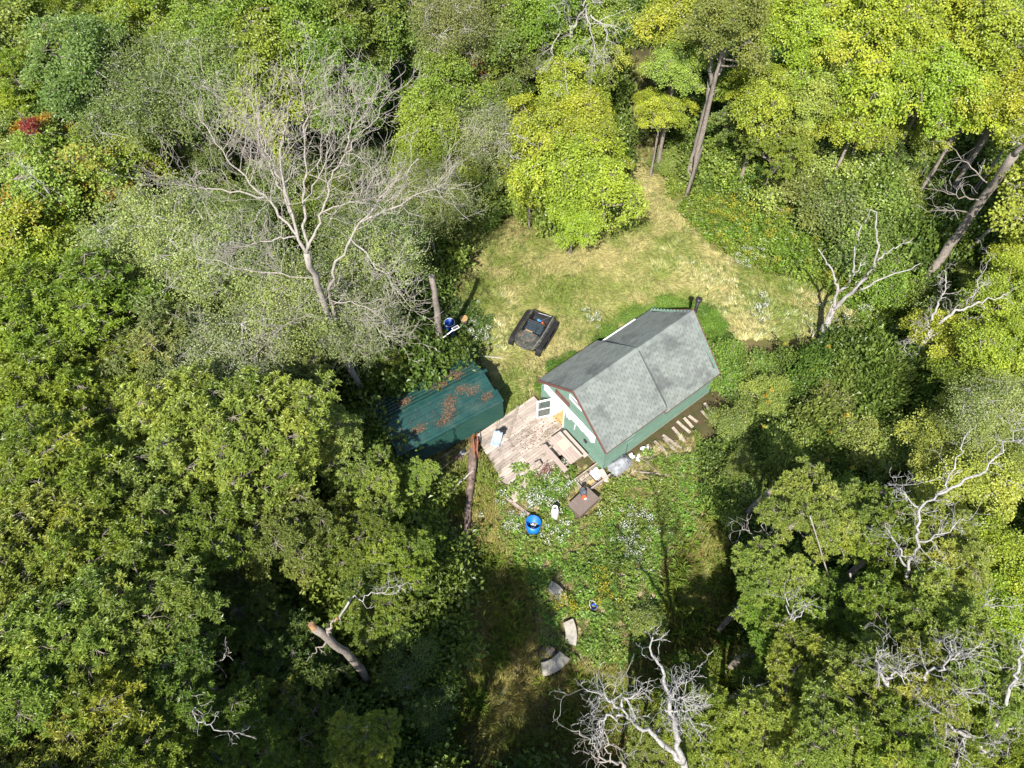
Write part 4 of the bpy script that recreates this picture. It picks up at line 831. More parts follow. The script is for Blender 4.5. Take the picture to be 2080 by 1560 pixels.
xy=pts_in(LOWER,48,411,(SHED,)); n=len(xy)
scatter('rough_grass','grass',xy,(nz(xy,.3,31)-.5)*9,rng(9).uniform(.7,1.5,n),tints(n,17,(.17,.21,.04),(.33,.27,.10),nz(xy,.6,26)),'rough olive grass over the lower trail','grass')
xy=pts_in(LOWER,5,412,KO); xy=xy[nz(xy,.5,27)>.42]; n=len(xy)
scatter('trail_ferns','fern',xy,rng(8).uniform(0,6,n),rng(9).uniform(.6,1.2,n),tints(n,18,(.14,.22,.03),(.23,.27,.045)),'ferny weeds around the stone benches','weeds')
xy=pts_in(LEFTY,22,413,KO); n=len(xy)
scatter('barrel_corner_weeds','herb',xy,rng(8).uniform(0,6,n),rng(9).uniform(.6,1.3,n),tints(n,19,(.065,.13,.022),(.12,.17,.035),nz(xy,.6,28)),'dark green weeds around the blue barrel','weeds')
xy=pts_in(FRINGE,7,414,(HOUSE,DECKP)); n=len(xy)
scatter('wall_side_vines','bush',xy,rng(8).uniform(0,6,n),rng(9).uniform(.28,.5,n),tints(n,20,(.13,.24,.03),(.18,.27,.045)),'bright green vines along the far wall of the cabin','vines')
xy=pts_in(BRAMBLE,4.2,415,(HOUSE,)); mm=nz(xy,.75,29); h2=nz(xy,.33,35); n=len(xy)
hh_=np.clip((mm-.25)*1.6,.05,1.2)*(.55+.9*h2); r5=rng(9)
s_=r5.uniform(.35,.95,n); tt=tints(n,21,(.105,.175,.030),(.215,.275,.06),nz(xy,1.1,30),.25)
half=nz(xy,.9,36)+r5.normal(0,.12,n)>.5
scatter('bramble_thicket','bramble',xy[half],r5.uniform(0,6,half.sum()),np.c_[s_,s_,s_*(.5+1.9*hh_)][half],tt[half],'dense broad leaved bramble thicket right of the cabin','thicket',tilt=.3)
half=~half
scatter('mixed_thicket','bush',xy[half],r5.uniform(0,6,half.sum()),np.c_[s_,s_,s_*(.5+2.1*hh_)][half],tt[half]*[1.05,1.05,1.1],'small leaved shrubs growing through the bramble thicket','thicket',tilt=.3)
xy=pts_in(BRAMBLE,.22,416,(HOUSE,)); n=len(xy)
scatter('yellowed_bramble_leaves','broad',xy,rng(8).uniform(0,6,n),rng(9).uniform(.25,.55,n),tints(n,22,(.48,.40,.04),(.40,.24,.03)),'scattered yellowed leaf clusters on the bramble thicket','leaves',z=2.25)
xy=pts_in(PATH,14,417); n=len(xy)
scatter('trail_grass','grass',xy,rng(8).uniform(0,6,n),rng(9).uniform(.5,1.1,n),tints(n,23,(.16,.19,.04),(.22,.20,.07)),'grass on the shaded trail leaving the clearing','grass')
# forest undergrowth
rgu=rng(420); xy=rgu.uniform((-36,-6),(38,60),(5200,2)); ok=np.ones(len(xy),bool)
for pl in (CLEAR,YARD,LOWER,WEEDS,PATH,LEFTY,HOUSE,DECKP,SHED,BRAMBLE,APRON,FRINGE,TRAILX): ok&=~inside_poly(xy,pl)
# keep a margin off the clearing and the buildings
cen=np.vstack([CLEAR,DECKP,SHED,PATH,HOUSE]); ok&=(np.linalg.norm(xy[:,None]-cen[None],axis=2).min(1)>.8)
xy=xy[ok]; n=len(xy); s_=rgu.uniform(.7,1.9,n)
scatter('forest_undergrowth','bush',xy,rgu.uniform(0,6,n),np.c_[s_,s_,s_*rgu.uniform(.9,1.5,n)],tints(n,24,(.085,.145,.026),(.19,.25,.045),nz(xy,.25,32)),'green undergrowth covering the forest floor between the trees','undergrowth')
# pebble-pale litter and dead leaves
xy=np.vstack([pts_in(DECKP,9,421),pts_in(YARD,4,422,(HOUSE,))]); n=len(xy)
# ------------------------------------------------------------------ cabin
cabin=thing('cabin','green board cabin with grey shingled gable roof and red brown trim','cabin',(HX,HY,0),TH)
ZR,ZE,WF,LF,LT,ZR2,ZE2,WR=4.49,2.35,2.45,3.74,7.35,4.40,1.92,2.44
X0,X1,YW=.15,7.2,2.30
MB().box(((X0+X1)/2,0,.04),(X1-X0,4.6,.16)).build('floor_slab',wood_old,cabin)
# core walls just behind the boards
core=MB()
core.box((3.7,2.255,1.0),(6.9,.05,1.9)).box((3.7,-2.255,1.0),(6.9,.05,1.9)).box((7.13,0,1.0),(.05,4.4,1.9))
core.box((.22,-.83,1.1),(.05,2.86,2.1)).box((.22,1.86,1.1),(.05,.78,2.1)).box((.22,1.03,2.2),(.05,.8,.3))
for xx in (.22,7.13):
    core.add([[xx,-2.2,2.1],[xx,2.2,2.1],[xx,2.2,2.3],[xx,0,4.25],[xx,-2.2,2.3]],t=[[0,1,2],[0,2,3],[0,3,4]])
core.build('wall_core',inside,cabin)
bh=.175; rb=rng(61)
def boardrow(xc,yc,z,lx,ly,tilt): piece('siding_board',siding,(xc,yc,z),(lx,ly,bh+.012),cabin,tilt)
for side in (1,-1):
    for k in range(13):
        z=.10+bh*(k+.5)
        if z<1.83: boardrow((X0+X1)/2,side*(YW),z,X1-X0,.022,(side*.07,0,0))
        elif z<2.3: boardrow((X0+LF-.1)/2+.02,side*YW,z,LF-X0-.1,.022,(side*.07,0,0))
k=0
while True:
    z=.10+bh*(k+.5); k+=1
    hw=YW if z<2.30 else YW*(4.38-z)/(4.38-2.30)
    if hw<.12: break
    for xx,sg in ((X0,1),(X1,-1)):
        spans=[(-hw,hw)]
        if sg==1:
            if z<1.95: spans=[(-hw,.60),(1.44,hw)]
            elif 2.58<z<2.90: spans=[(-hw,.33),(1.27,hw)] if hw>1.3 else [(-hw,.33)]
            elif 3.32<z<3.66: spans=[(-hw,-.50),(.32,hw)]
        for a,b_ in spans:
            if b_-a>.05: boardrow(xx,(a+b_)/2,z,.022,b_-a,(0,-.07*sg,0))
for (x,y) in ((X0-.005,-YW-.005),(X0-.005,YW+.005),(X1+.005,-YW-.005),(X1+.005,YW+.005)):
    piece('corner_board',siding,(x,y,1.0),(.07,.07,1.86),cabin)
# white torn wrap strip over the door
rg=rng(62); ys=np.linspace(2.12,-1.58,46); wb=MB(); top=2.42; bot=[]
for i,y in enumerate(ys):
    b=1.83-.10*(i/45)+rg.uniform(-.03,.03)*(i/12)*.5
    if i<9: b=1.80
    if 21<=i<=24: b-=rg.uniform(.12,.42)
    if i>40: b-=rg.uniform(-.12,.16)
    bot.append(b)
v=[];q=[]
for i,(y,b) in enumerate(zip(ys,bot)):
    sway=.02*math.sin(i*.9); v+=[[X0-.03,y,top+rg.uniform(-.01,.01)],[X0-.045+sway*.4,y,b],[X0-.018,y,top],[X0-.03+sway*.4,y,b]]
for i in range(len(ys)-1):
    a=4*i; q+=[[a,a+4,a+5,a+1],[a+2,a+3,a+7,a+6],[a,a+2,a+6,a+4],[a+1,a+5,a+7,a+3]]
o=MB().add(v,q).build('torn_wrap_strip',wrap,cabin); tag(o,'torn white strip of house wrap above the doorway')
MB().box((X0-.05,-.22,1.42),(.01,.05,.5),(.05,0,.1)).build('wrap_shred',wrap,cabin)
# gable slot window and upper pane
wnd=MB().box((X0-.01,.8,2.60),(.07,.96,.05)).box((X0-.01,.8,2.885),(.07,.96,.05)).box((X0-.01,.32,2.74),(.07,.05,.33)).box((X0-.01,1.28,2.74),(.07,.05,.33)).box((X0-.005,.8,2.74),(.05,.03,.25)).build('window',trimred,cabin)
MB().box((X0+.035,.8,2.74),(.02,.9,.24)).build('pane',glass,wnd)
wnd=MB().box((X0-.01,-.09,3.32),(.06,.86,.04)).box((X0-.01,-.09,3.66),(.06,.86,.04)).box((X0-.01,.33,3.49),(.06,.04,.32)).box((X0-.01,-.51,3.49),(.06,.04,.32)).build('window',whitep,cabin)
MB().box((X0+.02,-.09,3.49),(.02,.8,.3)).build('pane',glass2,wnd)
wnd=MB().box((1.74,-YW-.015,1.19),(.46,.05,.04)).box((1.74,-YW-.015,1.66),(.46,.05,.04)).box((1.52,-YW-.015,1.43),(.04,.05,.44)).box((1.96,-YW-.015,1.43),(.04,.05,.44)).build('window',siding,cabin)
MB().box((1.74,-YW-.01,1.43),(.40,.02,.43)).build('pane',glass2,wnd)
MB().tube([(1.6,-YW-.03,1.17),(1.61,-YW-.035,.6),(1.60,-YW-.04,.0)],.012,5).build('cable',blackm,cabin)
vent=MB().lathe([(.10,0),(.12,.02),(.115,.05),(.08,.06),(.07,.03),(0,.03)],16).build('round_wall_vent',darksteel,cabin,(X0-.03,-1.02,1.2),(0,-PI/2,0))
# doorway
MB().box((X0,.61,1.02),(.10,.05,1.86)).box((X0,1.43,1.02),(.10,.05,1.86)).box((X0,1.02,1.97),(.10,.88,.05)).build('door_frame',whitep,cabin)
piece('door_sill',wood_new,(X0-.10,1.02,.14),(.26,.86,.05),cabin)
for k in range(5): piece('inner_floor_board',wood_new,(.9,.68+.165*k,.14),(1.4,.155,.03),cabin)
d1=thing('x','x','x'); bpy.data.objects.remove(d1)
def rotpt(ang,pts): pass
# outer glazed leaf, swung out over the deck (hinge at y=1.45)
leaf=MB(); W_,Hh=.78,1.62
for (cx,cz,dx,dz) in ((W_/2,Hh-.05,W_,.10),(W_/2,.05,W_,.10),(.045,Hh/2,.09,Hh-.2),(W_-.045,Hh/2,.09,Hh-.2),(W_/2,Hh*.5,W_-.18,.04)): leaf.box((cx,0,cz),(dx,.045,dz))
lf=leaf.build('glazed_door',whitep,cabin,(X0-.06,1.47,.22),(0,0,PI-.42))
MB().box((W_/2,0,Hh*.27),(W_-.18,.012,Hh*.46-.1)).build('pane',glass,lf); MB().box((W_/2,0,Hh*.73),(W_-.18,.012,Hh*.46-.1)).build('pane',glass,lf)
MB().tube([(W_-.06,-.05,.75),(W_-.06,-.05,.9)],.012,6).build('handle',steel,lf)
# inner white boarded leaf swung into the room
lf2=MB(); 
for k in range(6): lf2.box((.065+.13*k,0,.85),(.122,.035,1.7))
lf2.box((.39,.022,.3),(.7,.015,.09)).box((.39,.022,1.4),(.7,.015,.09)); o=lf2.build('boarded_door',whitep,cabin,(X0+.06,1.40,.18),(0,0,-.05)); MB().box((.7,-.03,.85),(.03,.05,.10)).build('handle',steel,o)
# roof decks
def slope(side,xa,xb,zr,ze,w,th=.07,name='roof_deck'):
    v=[[xa,0,zr],[xb,0,zr],[xb,side*w,ze],[xa,side*w,ze],[xa,0,zr-th*1.3],[xb,0,zr-th*1.3],[xb,side*w,ze-th],[xa,side*w,ze-th]]
    return MB().add(v,[[0,1,2,3],[7,6,5,4],[0,4,5,1],[3,2,6,7],[0,3,7,4],[1,5,6,2]]).build(name,roofdeck,cabin)
RO={}
for sd in (1,-1):
    slope(sd,0,LF,ZR-.02,ZE-.02,WF); slope(sd,LF+.001,LT,ZR2-.02,ZE2-.02,WR)
# shingles
TABW,EXP=.315,.150
def shingle_xf(sd,xa,xb,zr,ze,w):
    """rows of tabs down one slope: centre positions, slope angle"""
    L_=math.hypot(w,zr-ze); n=int(L_/EXP)+1; out=[]; ang=math.atan2(zr-ze,w); rg=rng(int(xa*10)+5+sd)
    for r_ in range(n):
        s=L_-EXP*(r_+.5)+.0; s=max(s,EXP*.5)
        off=(r_%2)*TABW/2; x=xa+TABW/2-off
        while x<xb+TABW/2:
            a,b_=max(x-TABW/2,xa-.01),min(x+TABW/2,xb+.01)
            if b_-a>.05: out.append(((a+b_)/2,b_-a-.024,s+rg.uniform(-.004,.004),ang,rg.uniform(-.01,.01)))
            x+=TABW
    return out,ang
tab=MB().box((0,0,0),(1,EXP+.035,.012)).mesh('shingle',shingle_m)
def tabpos(sd,x,s,ang,zr): 
    lift=.012
    return (x, sd*(s*math.cos(ang)+lift*math.sin(ang)), zr-s*math.sin(ang)+lift*math.cos(ang))
cnt=0
for sd,xa,xb,zr,ze,w in ((-1,0,LF,ZR,ZE,WF),(-1,LF+.03,LT,ZR2,ZE2,WR),(1,0,LF,ZR,ZE,WF),(1,LF+.03,LT,ZR2,ZE2,WR)):
    L_,ang=shingle_xf(sd,xa,xb,zr,ze,w); mb=MB(); rn=[]
    for (x,wd,s,a,tw) in L_:
        tilt=-sd*(a) ; rot=(tilt- sd*.055 if False else tilt+sd*.05,0,tw)
        pos=tabpos(sd,x,s,a,zr)
        if sd==-1 and xa==0 and cnt<298:
            o=bpy.data.objects.new('shingle',tab); link(o,cabin,pos,rot,(wd,1,1)); cnt+=1
        else: mb.box(pos,(wd,EXP+.035,.012),rot); rn+=[rng(len(rn)+7).random()]*6
    if mb.n: o=bpy.data.objects.new('shingle_rows',mb.mesh('shingle_rows',shingle_m,attrs={'rnd':rn})); link(o,cabin); o['kind']='stuff'
for k in range(26):
    x=.14+k*.285; zr=ZR if x<LF else ZR2
    if x>LT-.1: break
    MB().add([[x-.15,0,zr+.045],[x+.15,0,zr+.035],[x+.15,.15,zr-.09],[x-.15,.15,zr-.08],[x+.15,-.15,zr-.09],[x-.15,-.15,zr-.08]],[[0,1,2,3],[0,5,4,1]]).build('ridge_shingle',shingle_m,cabin)
# rake and eave trim
def bar(a,b,w_,h_,name,m_):
    a=np.array(a,float);b=np.array(b,float); d=b-a; L_=np.linalg.norm(d); ry=-math.asin(d[2]/L_); rz=math.atan2(d[1],d[0])
    return piece(name,m_,(a+b)/2,(L_,w_,h_),cabin,(0,ry,rz))
for sd in (1,-1):
    bar((-.02,sd*.01,ZR-.05),(-.02,sd*(WF+.01),ZE-.05),.035,.15,'rake_trim',trimred)
    bar((LT+.02,sd*.01,ZR2-.05),(LT+.02,sd*(WR+.01),ZE2-.05),.035,.13,'rake_trim',trimred)
    bar((0,sd*(WF+.02),ZE-.045),(LF,sd*(WF+.02),ZE-.045),.03,.10,'eave_trim',trimred)
bar((LF,-(WR+.02),ZE2-.045),(LT,-(WR+.02),ZE2-.045),.03,.10,'eave_trim',trimred)
bar((LF-.02,-(WF-.38),ZE+.24),(LF-.02,-(WF+.02),ZE-.10),.03,.16,'step_trim',trimred)
bar((LF,(WR+.035),ZE2-.02),(LT-1.0,(WR+.035),ZE2-.02),.10,.08,'white_gutter',whitep)
MB().box((LF+.012,-1.28,3.44-.0),(.03,3.0,.035),(math.atan2(ZR-ZE,WF)*1.0,0,0)).build('step_shadow_strip',roofdeck,cabin)  # dark strip standing in for the shadow line at the roof step
# stovepipe on the far gable
sp=MB().tube([(7.50,-.02,2.6),(7.50,-.02,5.05)],.085,14).build('stovepipe',darksteel,cabin,smooth=True)
MB().lathe([(.09,0),(.155,.01),(.16,.09),(.12,.13),(0,.15)],16,(7.50,-.02,5.04)).build('stovepipe_cap',darksteel,sp,smooth=True)
q=P(1500,640,.4); ql=np.array([(q[0]-HX)*math.cos(TH)+(q[1]-HY)*math.sin(TH),-(q[0]-HX)*math.sin(TH)+(q[1]-HY)*math.cos(TH),.4])
MB().tube([(7.55,-.02,5.0),tuple(ql)],.006,4).build('guy_wire',steel,sp)
MB().box((7.34,-.02,4.0),(.3,.04,.04)).build('pipe_bracket',darksteel,sp)
# ------------------------------------------------------------------ deck
deck=thing('deck','weathered grey plank deck between the cabin door and the shed','deck',(HX,HY,0),TH)
pw=.148; y=2.90; i=0; rd=rng(63); JT=[-2.42,-1.18]
while y>-1.0:
    xa=-3.55-.16*(2.9-y)+rd.uniform(-.03,.03); xs=[xa]+[j+ (.0) for j in JT]+[X0-.03]
    if y<-.45: xs=[xa,JT[0],JT[1]] 
    if i%1==0:
        for a,b_ in zip(xs[:-1],xs[1:]):
            piece('plank',wood_deck,((a+b_)/2,y-pw/2,.155+rd.uniform(-.006,.006)),(b_-a-.012,pw-.012,.032),deck,(rd.normal(0,.006),0,rd.normal(0,.002)))
    y-=pw; i+=1
for j in (-3.5,JT[0],JT[1],-.1): piece('joist',wood_dark,(j,1.0,.085),(.07,3.7,.10),deck)
o=piece('diagonal_board',wood_old,(-1.62,2.35,.195),(1.9,.13,.025),deck,(0,0,.92-TH+.35)); 
# leaf litter on the deck and under the gable
def litter(name,label,xy,z,mat,seed,size=.06):
    rg=rng(seed); n=len(xy); pos=np.c_[xy,z+rg.uniform(0,.02,n)]; v,q=leaves(pos,np.c_[rg.normal(0,1,(n,2)),rg.normal(0,.15,n)],np.c_[rg.normal(0,.25,(n,2)),np.ones(n)],size*rg.uniform(.5,1.4,n),size*.6*rg.uniform(.5,1.3,n))
    o=bpy.data.objects.new(name,np_mesh(name,v,tris=q,mat=mat,attrs={'rnd':np.repeat(rg.random(n),2)})); link(o); return tag(o,label,'leaves',kind='stuff')
rg=rng(64); c=house_xy(-1.1,1.1); litter('dry_leaves','dry brown leaves scattered on the deck planks','' if False else c+rg.normal(0,1,(420,2))@np.array([[.9,.25],[.25,.6]]),.178,leaflit,65,.07)
# ------------------------------------------------------------------ shed
shed=thing('shed','dark green corrugated steel shed with leaf strewn roof','shed',(SX,SY,0),STH)
SL=5.27; ZRs,ZB,ZF,WB,WFs=2.35,1.80,1.95,1.57,1.59
def ribbed(L_,Wd,name,rib=.2,amp=.022,lap=0,along=True,rg=None):
    """ribbed steel sheet, ribs along x; origin at one corner, y across"""
    ys=[0];zs=[0]; y=0
    while y<Wd-.001:
        for dy,z in ((rib*.62,0),(rib*.70,amp),(rib*.92,amp),(rib,0)):
            yy=min(y+dy,Wd); ys.append(yy); zs.append(z)
        y+=rib
    ys=np.array(ys);zs=np.array(zs); n=len(ys); v=np.r_[np.c_[np.zeros(n),ys,zs],np.c_[np.full(n,L_),ys,zs],np.c_[np.zeros(n),ys,zs-.006],np.c_[np.full(n,L_),ys,zs-.006]]
    q=[]
    for i in range(n-1): q+=[[i,n+i,n+i+1,i+1],[2*n+i+1,3*n+i+1,3*n+i,2*n+i]]
    q+=[[0,2*n,3*n,n],[n-1,2*n-1,4*n-1,3*n-1]]
    return v,q
def sheet(name,x0,L_,ya,za,yb,zb,mat,rib=.2,lift=0,amp=.022,tw=0):
    Wd=math.hypot(yb-ya,zb-za); v,q=ribbed(L_,Wd,name,rib,amp); a=math.atan2(zb-za,yb-ya)
    if yb<ya: # going down the -y side
        pass
    v=np.array(v); c_,s_=math.cos(a),math.sin(a); sg=1 if yb>ya else -1
    yy=v[:,1]*c_-v[:,2]*s_*1*sg; zz=v[:,1]*s_+v[:,2]*c_*sg
    vv=np.c_[v[:,0]+x0,ya+yy,za+zz+lift]; q=[f[::-1] for f in q] if sg<0 else q
    o=MB().add(vv,q).build(name,mat,shed); o.rotation_euler=(0,0,tw); return o
# roof sheets overlap along the ridge direction
for k,(x0,L_) in enumerate(((-.12,2.9),(2.62,2.77))):
    sheet('roof_sheet',x0,L_,WB+.08,ZB-.02,.02,ZRs,greenmetal,.23,.010*k)
    sheet('roof_sheet',x0,L_,-.02,ZRs,-WFs*.68,ZRs-.27,greenmetal,.33,.03+.010*k,.016)
    sheet('roof_sheet',x0+.05,L_+ (.08 if k else 0),-WFs*.64,ZRs-.28,-WFs-.10,ZF-.03,greenmetal,.33,.008+.010*k,.016)
    sheet('wall_sheet',x0+.14,L_-.02,-WFs+.04,ZF-.06,-WFs+.02,.12,greenwall,.148,0,.03)
    sheet('wall_sheet',x0+.14,L_-.02,WB-.04,ZB-.06,WB-.02,.12,greenwall,.148,0,.03)
MB().box((SL/2+.1,0,ZRs+.045),(SL+.42,.16,.03)).build('ridge_cap',greenmetal,shed)
MB().box((SL/2+.05,-WFs-.10,ZF-.035),(SL+.25,.05,.03)).build('eave_edge',greenmetal,shed)
MB().box((SL/2,WB+.09,ZB-.04),(SL+.2,.03,.07)).build('back_fascia',wood_old,shed)
for xx in (.02,SL-.05):
    MB().add([[xx,-WFs+.05,.1],[xx,WB-.05,.1],[xx,WB-.05,ZB-.05],[xx,0,ZRs-.05],[xx,-WFs+.05,ZF-.05]],t=[[0,1,2],[0,2,3],[0,3,4]]).build('end_wall',greenwall,shed)
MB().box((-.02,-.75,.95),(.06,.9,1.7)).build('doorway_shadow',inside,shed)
for k in range(5): piece('skid_timber',wood_dark,(SL/2,-WFs+.10+k*.75,.05),(SL,.12,.10),shed)
# leaves and bark shreds lying on its roof
rg=rng(66); cc=[(4.2,.6),(3.9,.95),(1.4,.6),(3.3,.5),(3.1,-.7),(2.9,-1.0),(3.3,-.45),(2.5,-1.25),(4.4,-.6),(1.3,-1.0),(4.9,-1.15),(4.0,-.25)]
xy=np.vstack([np.array(c0)+rg.normal(0,1,(190,2))*np.array([.20,.11]) for c0 in cc]+[np.c_[rg.uniform(0,5.2,170),rg.uniform(-1.5,1.5,170)]]); xy=xy[(abs(xy[:,1])<1.5)&(xy[:,0]>0)&(xy[:,0]<5.2)]
zz=np.where(xy[:,1]>0,ZRs-(ZRs-ZB)*xy[:,1]/WB,ZRs-(.40)*(-xy[:,1])/WFs)+.065
pos=np.c_[xy,zz]; n=len(pos); v,q=leaves(pos,np.c_[rg.normal(0,1,(n,2)),rg.normal(0,.15,n)],np.c_[rg.normal(0,.2,(n,2)),np.ones(n)],.055*rg.uniform(.4,1.9,n),.035*rg.uniform(.5,1.6,n))
o=bpy.data.objects.new('roof_leaf_litter',np_mesh('litter',v,tris=q,mat=leaflit,attrs={'rnd':np.repeat(rg.random(n),2)})); link(o,None,(SX,SY,0),(0,0,STH)); tag(o,'rust brown dead leaves in heaps on the shed roof','leaves',kind='stuff')
# ------------------------------------------------------------------ picnic table
pt=thing('picnic_table','weathered picnic table against the cabin wall beside the door','picnic table',(*house_xy(-.78,-.60),.0),TH)
rg=rng(67)
for k in range(5): piece('tabletop_board',wood_table,(-.30+.148*k+.03,0,.90),(.138,1.66,.035),pt,(0,0,rg.normal(0,.003)))
for xx in (-.62,.62): piece('bench_board',wood_table,(xx,0,.60),(.25,1.72,.04),pt)
for yy in (-.6,.6):
    piece('cross_brace',wood_old,(0,yy,.54),(1.36,.05,.09),pt); piece('top_brace',wood_old,(.02,yy,.86),(.66,.05,.07),pt)
    for sx in (-1,1): piece('leg',wood_old,(sx*.34,yy,.52),(.09,.045,.80),pt,(0,-sx*.38,0))
MB().box((0,0,.926),(.50,.40,.012),(0,0,.04)).box((.0,-.24,.922),(.54,.10,.01),(0,0,.02)).build('pale_board',wood_new,pt) if False else None
o=MB().box((0,0,0),(.46,.52,.014)).build('plywood_sheet',simple('straw_plywood',(.52,.45,.30),(.44,.38,.25),12,.8),None,(*house_xy(-.72,-.42),.926),(0,0,TH+.03)); tag(o,'straw coloured plywood offcut lying on the picnic table','board')
st=MB().tube([(0,0,0),(.28,.52,.32),(.42,.8,.42)],[.014,.012,.008],5).build('stick',bark_dead,None,(*house_xy(-1.78,-1.35),.3)); tag(st,'thin grey stick leaning over the outer picnic bench','stick')
# ------------------------------------------------------------------ small things round the deck
def local(px,py,z=0): return tuple(P(px,py,z))
x,y,z=local(1010,893,.17)
sh=MB(); rg=rng(68); nu,nv=12,14; v=[]
for i in range(nu):
    for j in range(nv):
        a=i/(nu-1);b_=j/(nv-1); v.append([ (a-.5)*.52*(1-.25*b_), (b_-.5)*.78, .34*math.exp(-((b_-.8)/.28)**2)+.05*math.sin(a*9+b_*4)+.03*rg.random()+.03])
q=[[i*nv+j,(i+1)*nv+j,(i+1)*nv+j+1,i*nv+j+1] for i in range(nu-1) for j in range(nv-1)]
o=sh.add(v,q).build('crumpled_cloth',cloth,None,(x,y,z),(0,0,-.35),smooth=True); m_=o.modifiers.new('thick','SOLIDIFY'); m_.thickness=.015; tag(o,'pale blue grey cloth crumpled at the shed corner of the deck','cloth')
bg_=MB().box((0,0,.16),(.36,.30,.30),(.1,.1,.3),.25).tube([(-.14,0,.3),(-.05,.05,.45),(.1,.02,.42),(.15,0,.28)],.02,6).box((.10,-.10,.36),(.16,.10,.12),(.3,.2,.1)).build('black_bag',blackm,None,(x+.22,y+.36,.17),(0,0,.2),bevel=.03); tag(bg_,'black bag with a handle behind the pale blue cloth','bag')
x,y,z=local(1092,948,.17)
stl=thing('broken_stool','small broken tan wooden stool among red brown stems at the deck edge','stool',(x,y,z),.5)
piece('seat',wood_old,(0,0,.30),(.34,.24,.04),stl,(.15,.1,0))
for sx in (-.13,.13): piece('leg',wood_old,(sx,.0,.14),(.045,.045,.28),stl,(.12,sx,0))
xy=P(1108,960,0)[:2]+rng(69).normal(0,.26,(260,2)); rg=rng(69); n=len(xy); v,q=leaves(np.c_[xy,rg.uniform(.03,.5,n)],rg.normal(0,1,(n,3)),rg.normal(0,1,(n,3)),.14,.02); o=bpy.data.objects.new('red_dry_stems',np_mesh('stems',v,tris=q,mat=red_dry)); link(o); tag(o,'red brown dried stems beside the broken stool','dry plants',kind='stuff')
# wooden box frame with planks at the cabin's corner
fr=thing('box_frame','low open timber frame holding planks and white scrap at the cabin\'s front corner','timber frame',(*house_xy(-.55,-2.35),0),TH)
piece('side_board',wood_old,(0,.42,.20),(1.5,.045,.26),fr); piece('side_board',wood_table,(.12,-.42,.22),(1.3,.05,.30),fr); piece('end_board',wood_old,(-.72,0,.2),(.045,.84,.24),fr); piece('divider',wood_dark,(.02,0,.26),(.04,.80,.05),fr)
for k in range(4): piece('base_plank',wood_new if k==1 else wood_old,(0,-.3+.2*k,.09),(1.4,.17,.03),fr)
mb=MB().prism([(.0,-.09),(.09,-.13),(.6,-.13),(.7,-.05),(.7,.05),(.6,.13),(.09,.13),(0,.09)],.05); o=mb.build('rounded_plank',wood_table,None,(*house_xy(.02,-2.30),.34),(.05,.12,TH-PI/2-.2)); tag(o,'grey round ended plank standing off the cabin\'s front corner','plank')
rg=rng(70); v=[]; 
for i in range(9):
    for j in range(9): v.append([(i/8-.5)*.5,(j/8-.5)*.5,.05+.12*rg.random()])
q=[[i*9+j,(i+1)*9+j,(i+1)*9+j+1,i*9+j+1] for i in range(8) for j in range(8)]
o=MB().add(v,q).build('white_scrap',wrap,None,(*house_xy(-.28,-2.32),.14),(0,0,.6)); tag(o,'crumpled white plastic scrap inside the timber frame','scrap')
# tarp bundle
x,y=house_xy(1.02,-2.62); v=[]; nu,nv=16,12; rg=rng(71)
for i in range(nu):
    for j in range(nv):
        a=i/(nu-1)*2-1; b_=j/(nv-1)*2-1; h=.42*max(0,(1-abs(a)**3.2))*max(0,(1-abs(b_)**2.6)); crease=.07*abs(math.sin(a*3.1+.8))+.03*math.sin(b_*7+a*5)
        v.append([a*.62,b_*.38,max(.0,h+crease*(h>.05)-.05*(abs(a-.35)<.08))])
q=[[i*nv+j,(i+1)*nv+j,(i+1)*nv+j+1,i*nv+j+1] for i in range(nu-1) for j in range(nv-1)]
tb=MB().add(v,q).build('tarpaulin_bundle',tarp,None,(x,y,.02),(0,0,TH),smooth=True); tag(tb,'grey silver tarpaulin bundle strapped against the cabin\'s long wall','tarpaulin')
MB().tube([(.26,-.38,.05),(.28,-.2,.37),(.28,.1,.46),(.26,.38,.1)],.015,5).build('strap',blackm,tb)
# weathered boards beside the long wall
rg=rng(72)
for k in range(11):
    lx=2.3+.42*k+rg.uniform(-.16,.16); Lb=rg.uniform(.6,1.7) if k<6 else rg.uniform(.35,.9); c_=house_xy(lx,-2.45-Lb/2-rg.uniform(.05,.4))
    o=piece('loose_board',wood_old,(*c_,.05+.012*(k%3)),(Lb,.15,.028),None,(rg.normal(0,.03),rg.normal(0,.03),TH+PI/2+rg.normal(0,.16)))
    ordn=['first','second','third','fourth','fifth','sixth','seventh','eighth','ninth','tenth','eleventh'][k]
    tag(o,ordn+' weathered board from the tarpaulin in the row lying out from the cabin wall','board','boards lying out from the cabin\'s long wall')
scr=MB(); 
for k in range(9): scr.box((rg.uniform(-.5,.5),rg.uniform(-.25,.25),.06+.05*rg.random()),(rg.uniform(.12,.3),rg.uniform(.08,.2),.02),(rg.normal(0,.4),rg.normal(0,.4),rg.uniform(0,3)))
o=scr.build('plastic_scraps',wrap,None,(*house_xy(2.25,-2.75),.02),(0,0,TH)); tag(o,'whitish crumpled scraps on the ground under the cabin\'s side window','scraps')
BRN=[((1290,958,.08),(1340,962,.15),(1400,968,.1),.035),((1300,930,.1),(1330,950,.2),(1345,972,.1),.018),((1340,905,.1),(1320,940,.2),(1295,955,.05),.015),((1375,975,.1),(1380,990,.1),(1388,1010,.08),.025),((1325,978,.05),(1345,985,.08),(1360,1000,.05),.02),((1290,935,.1),(1315,925,.15),(1350,935,.1),.015)]
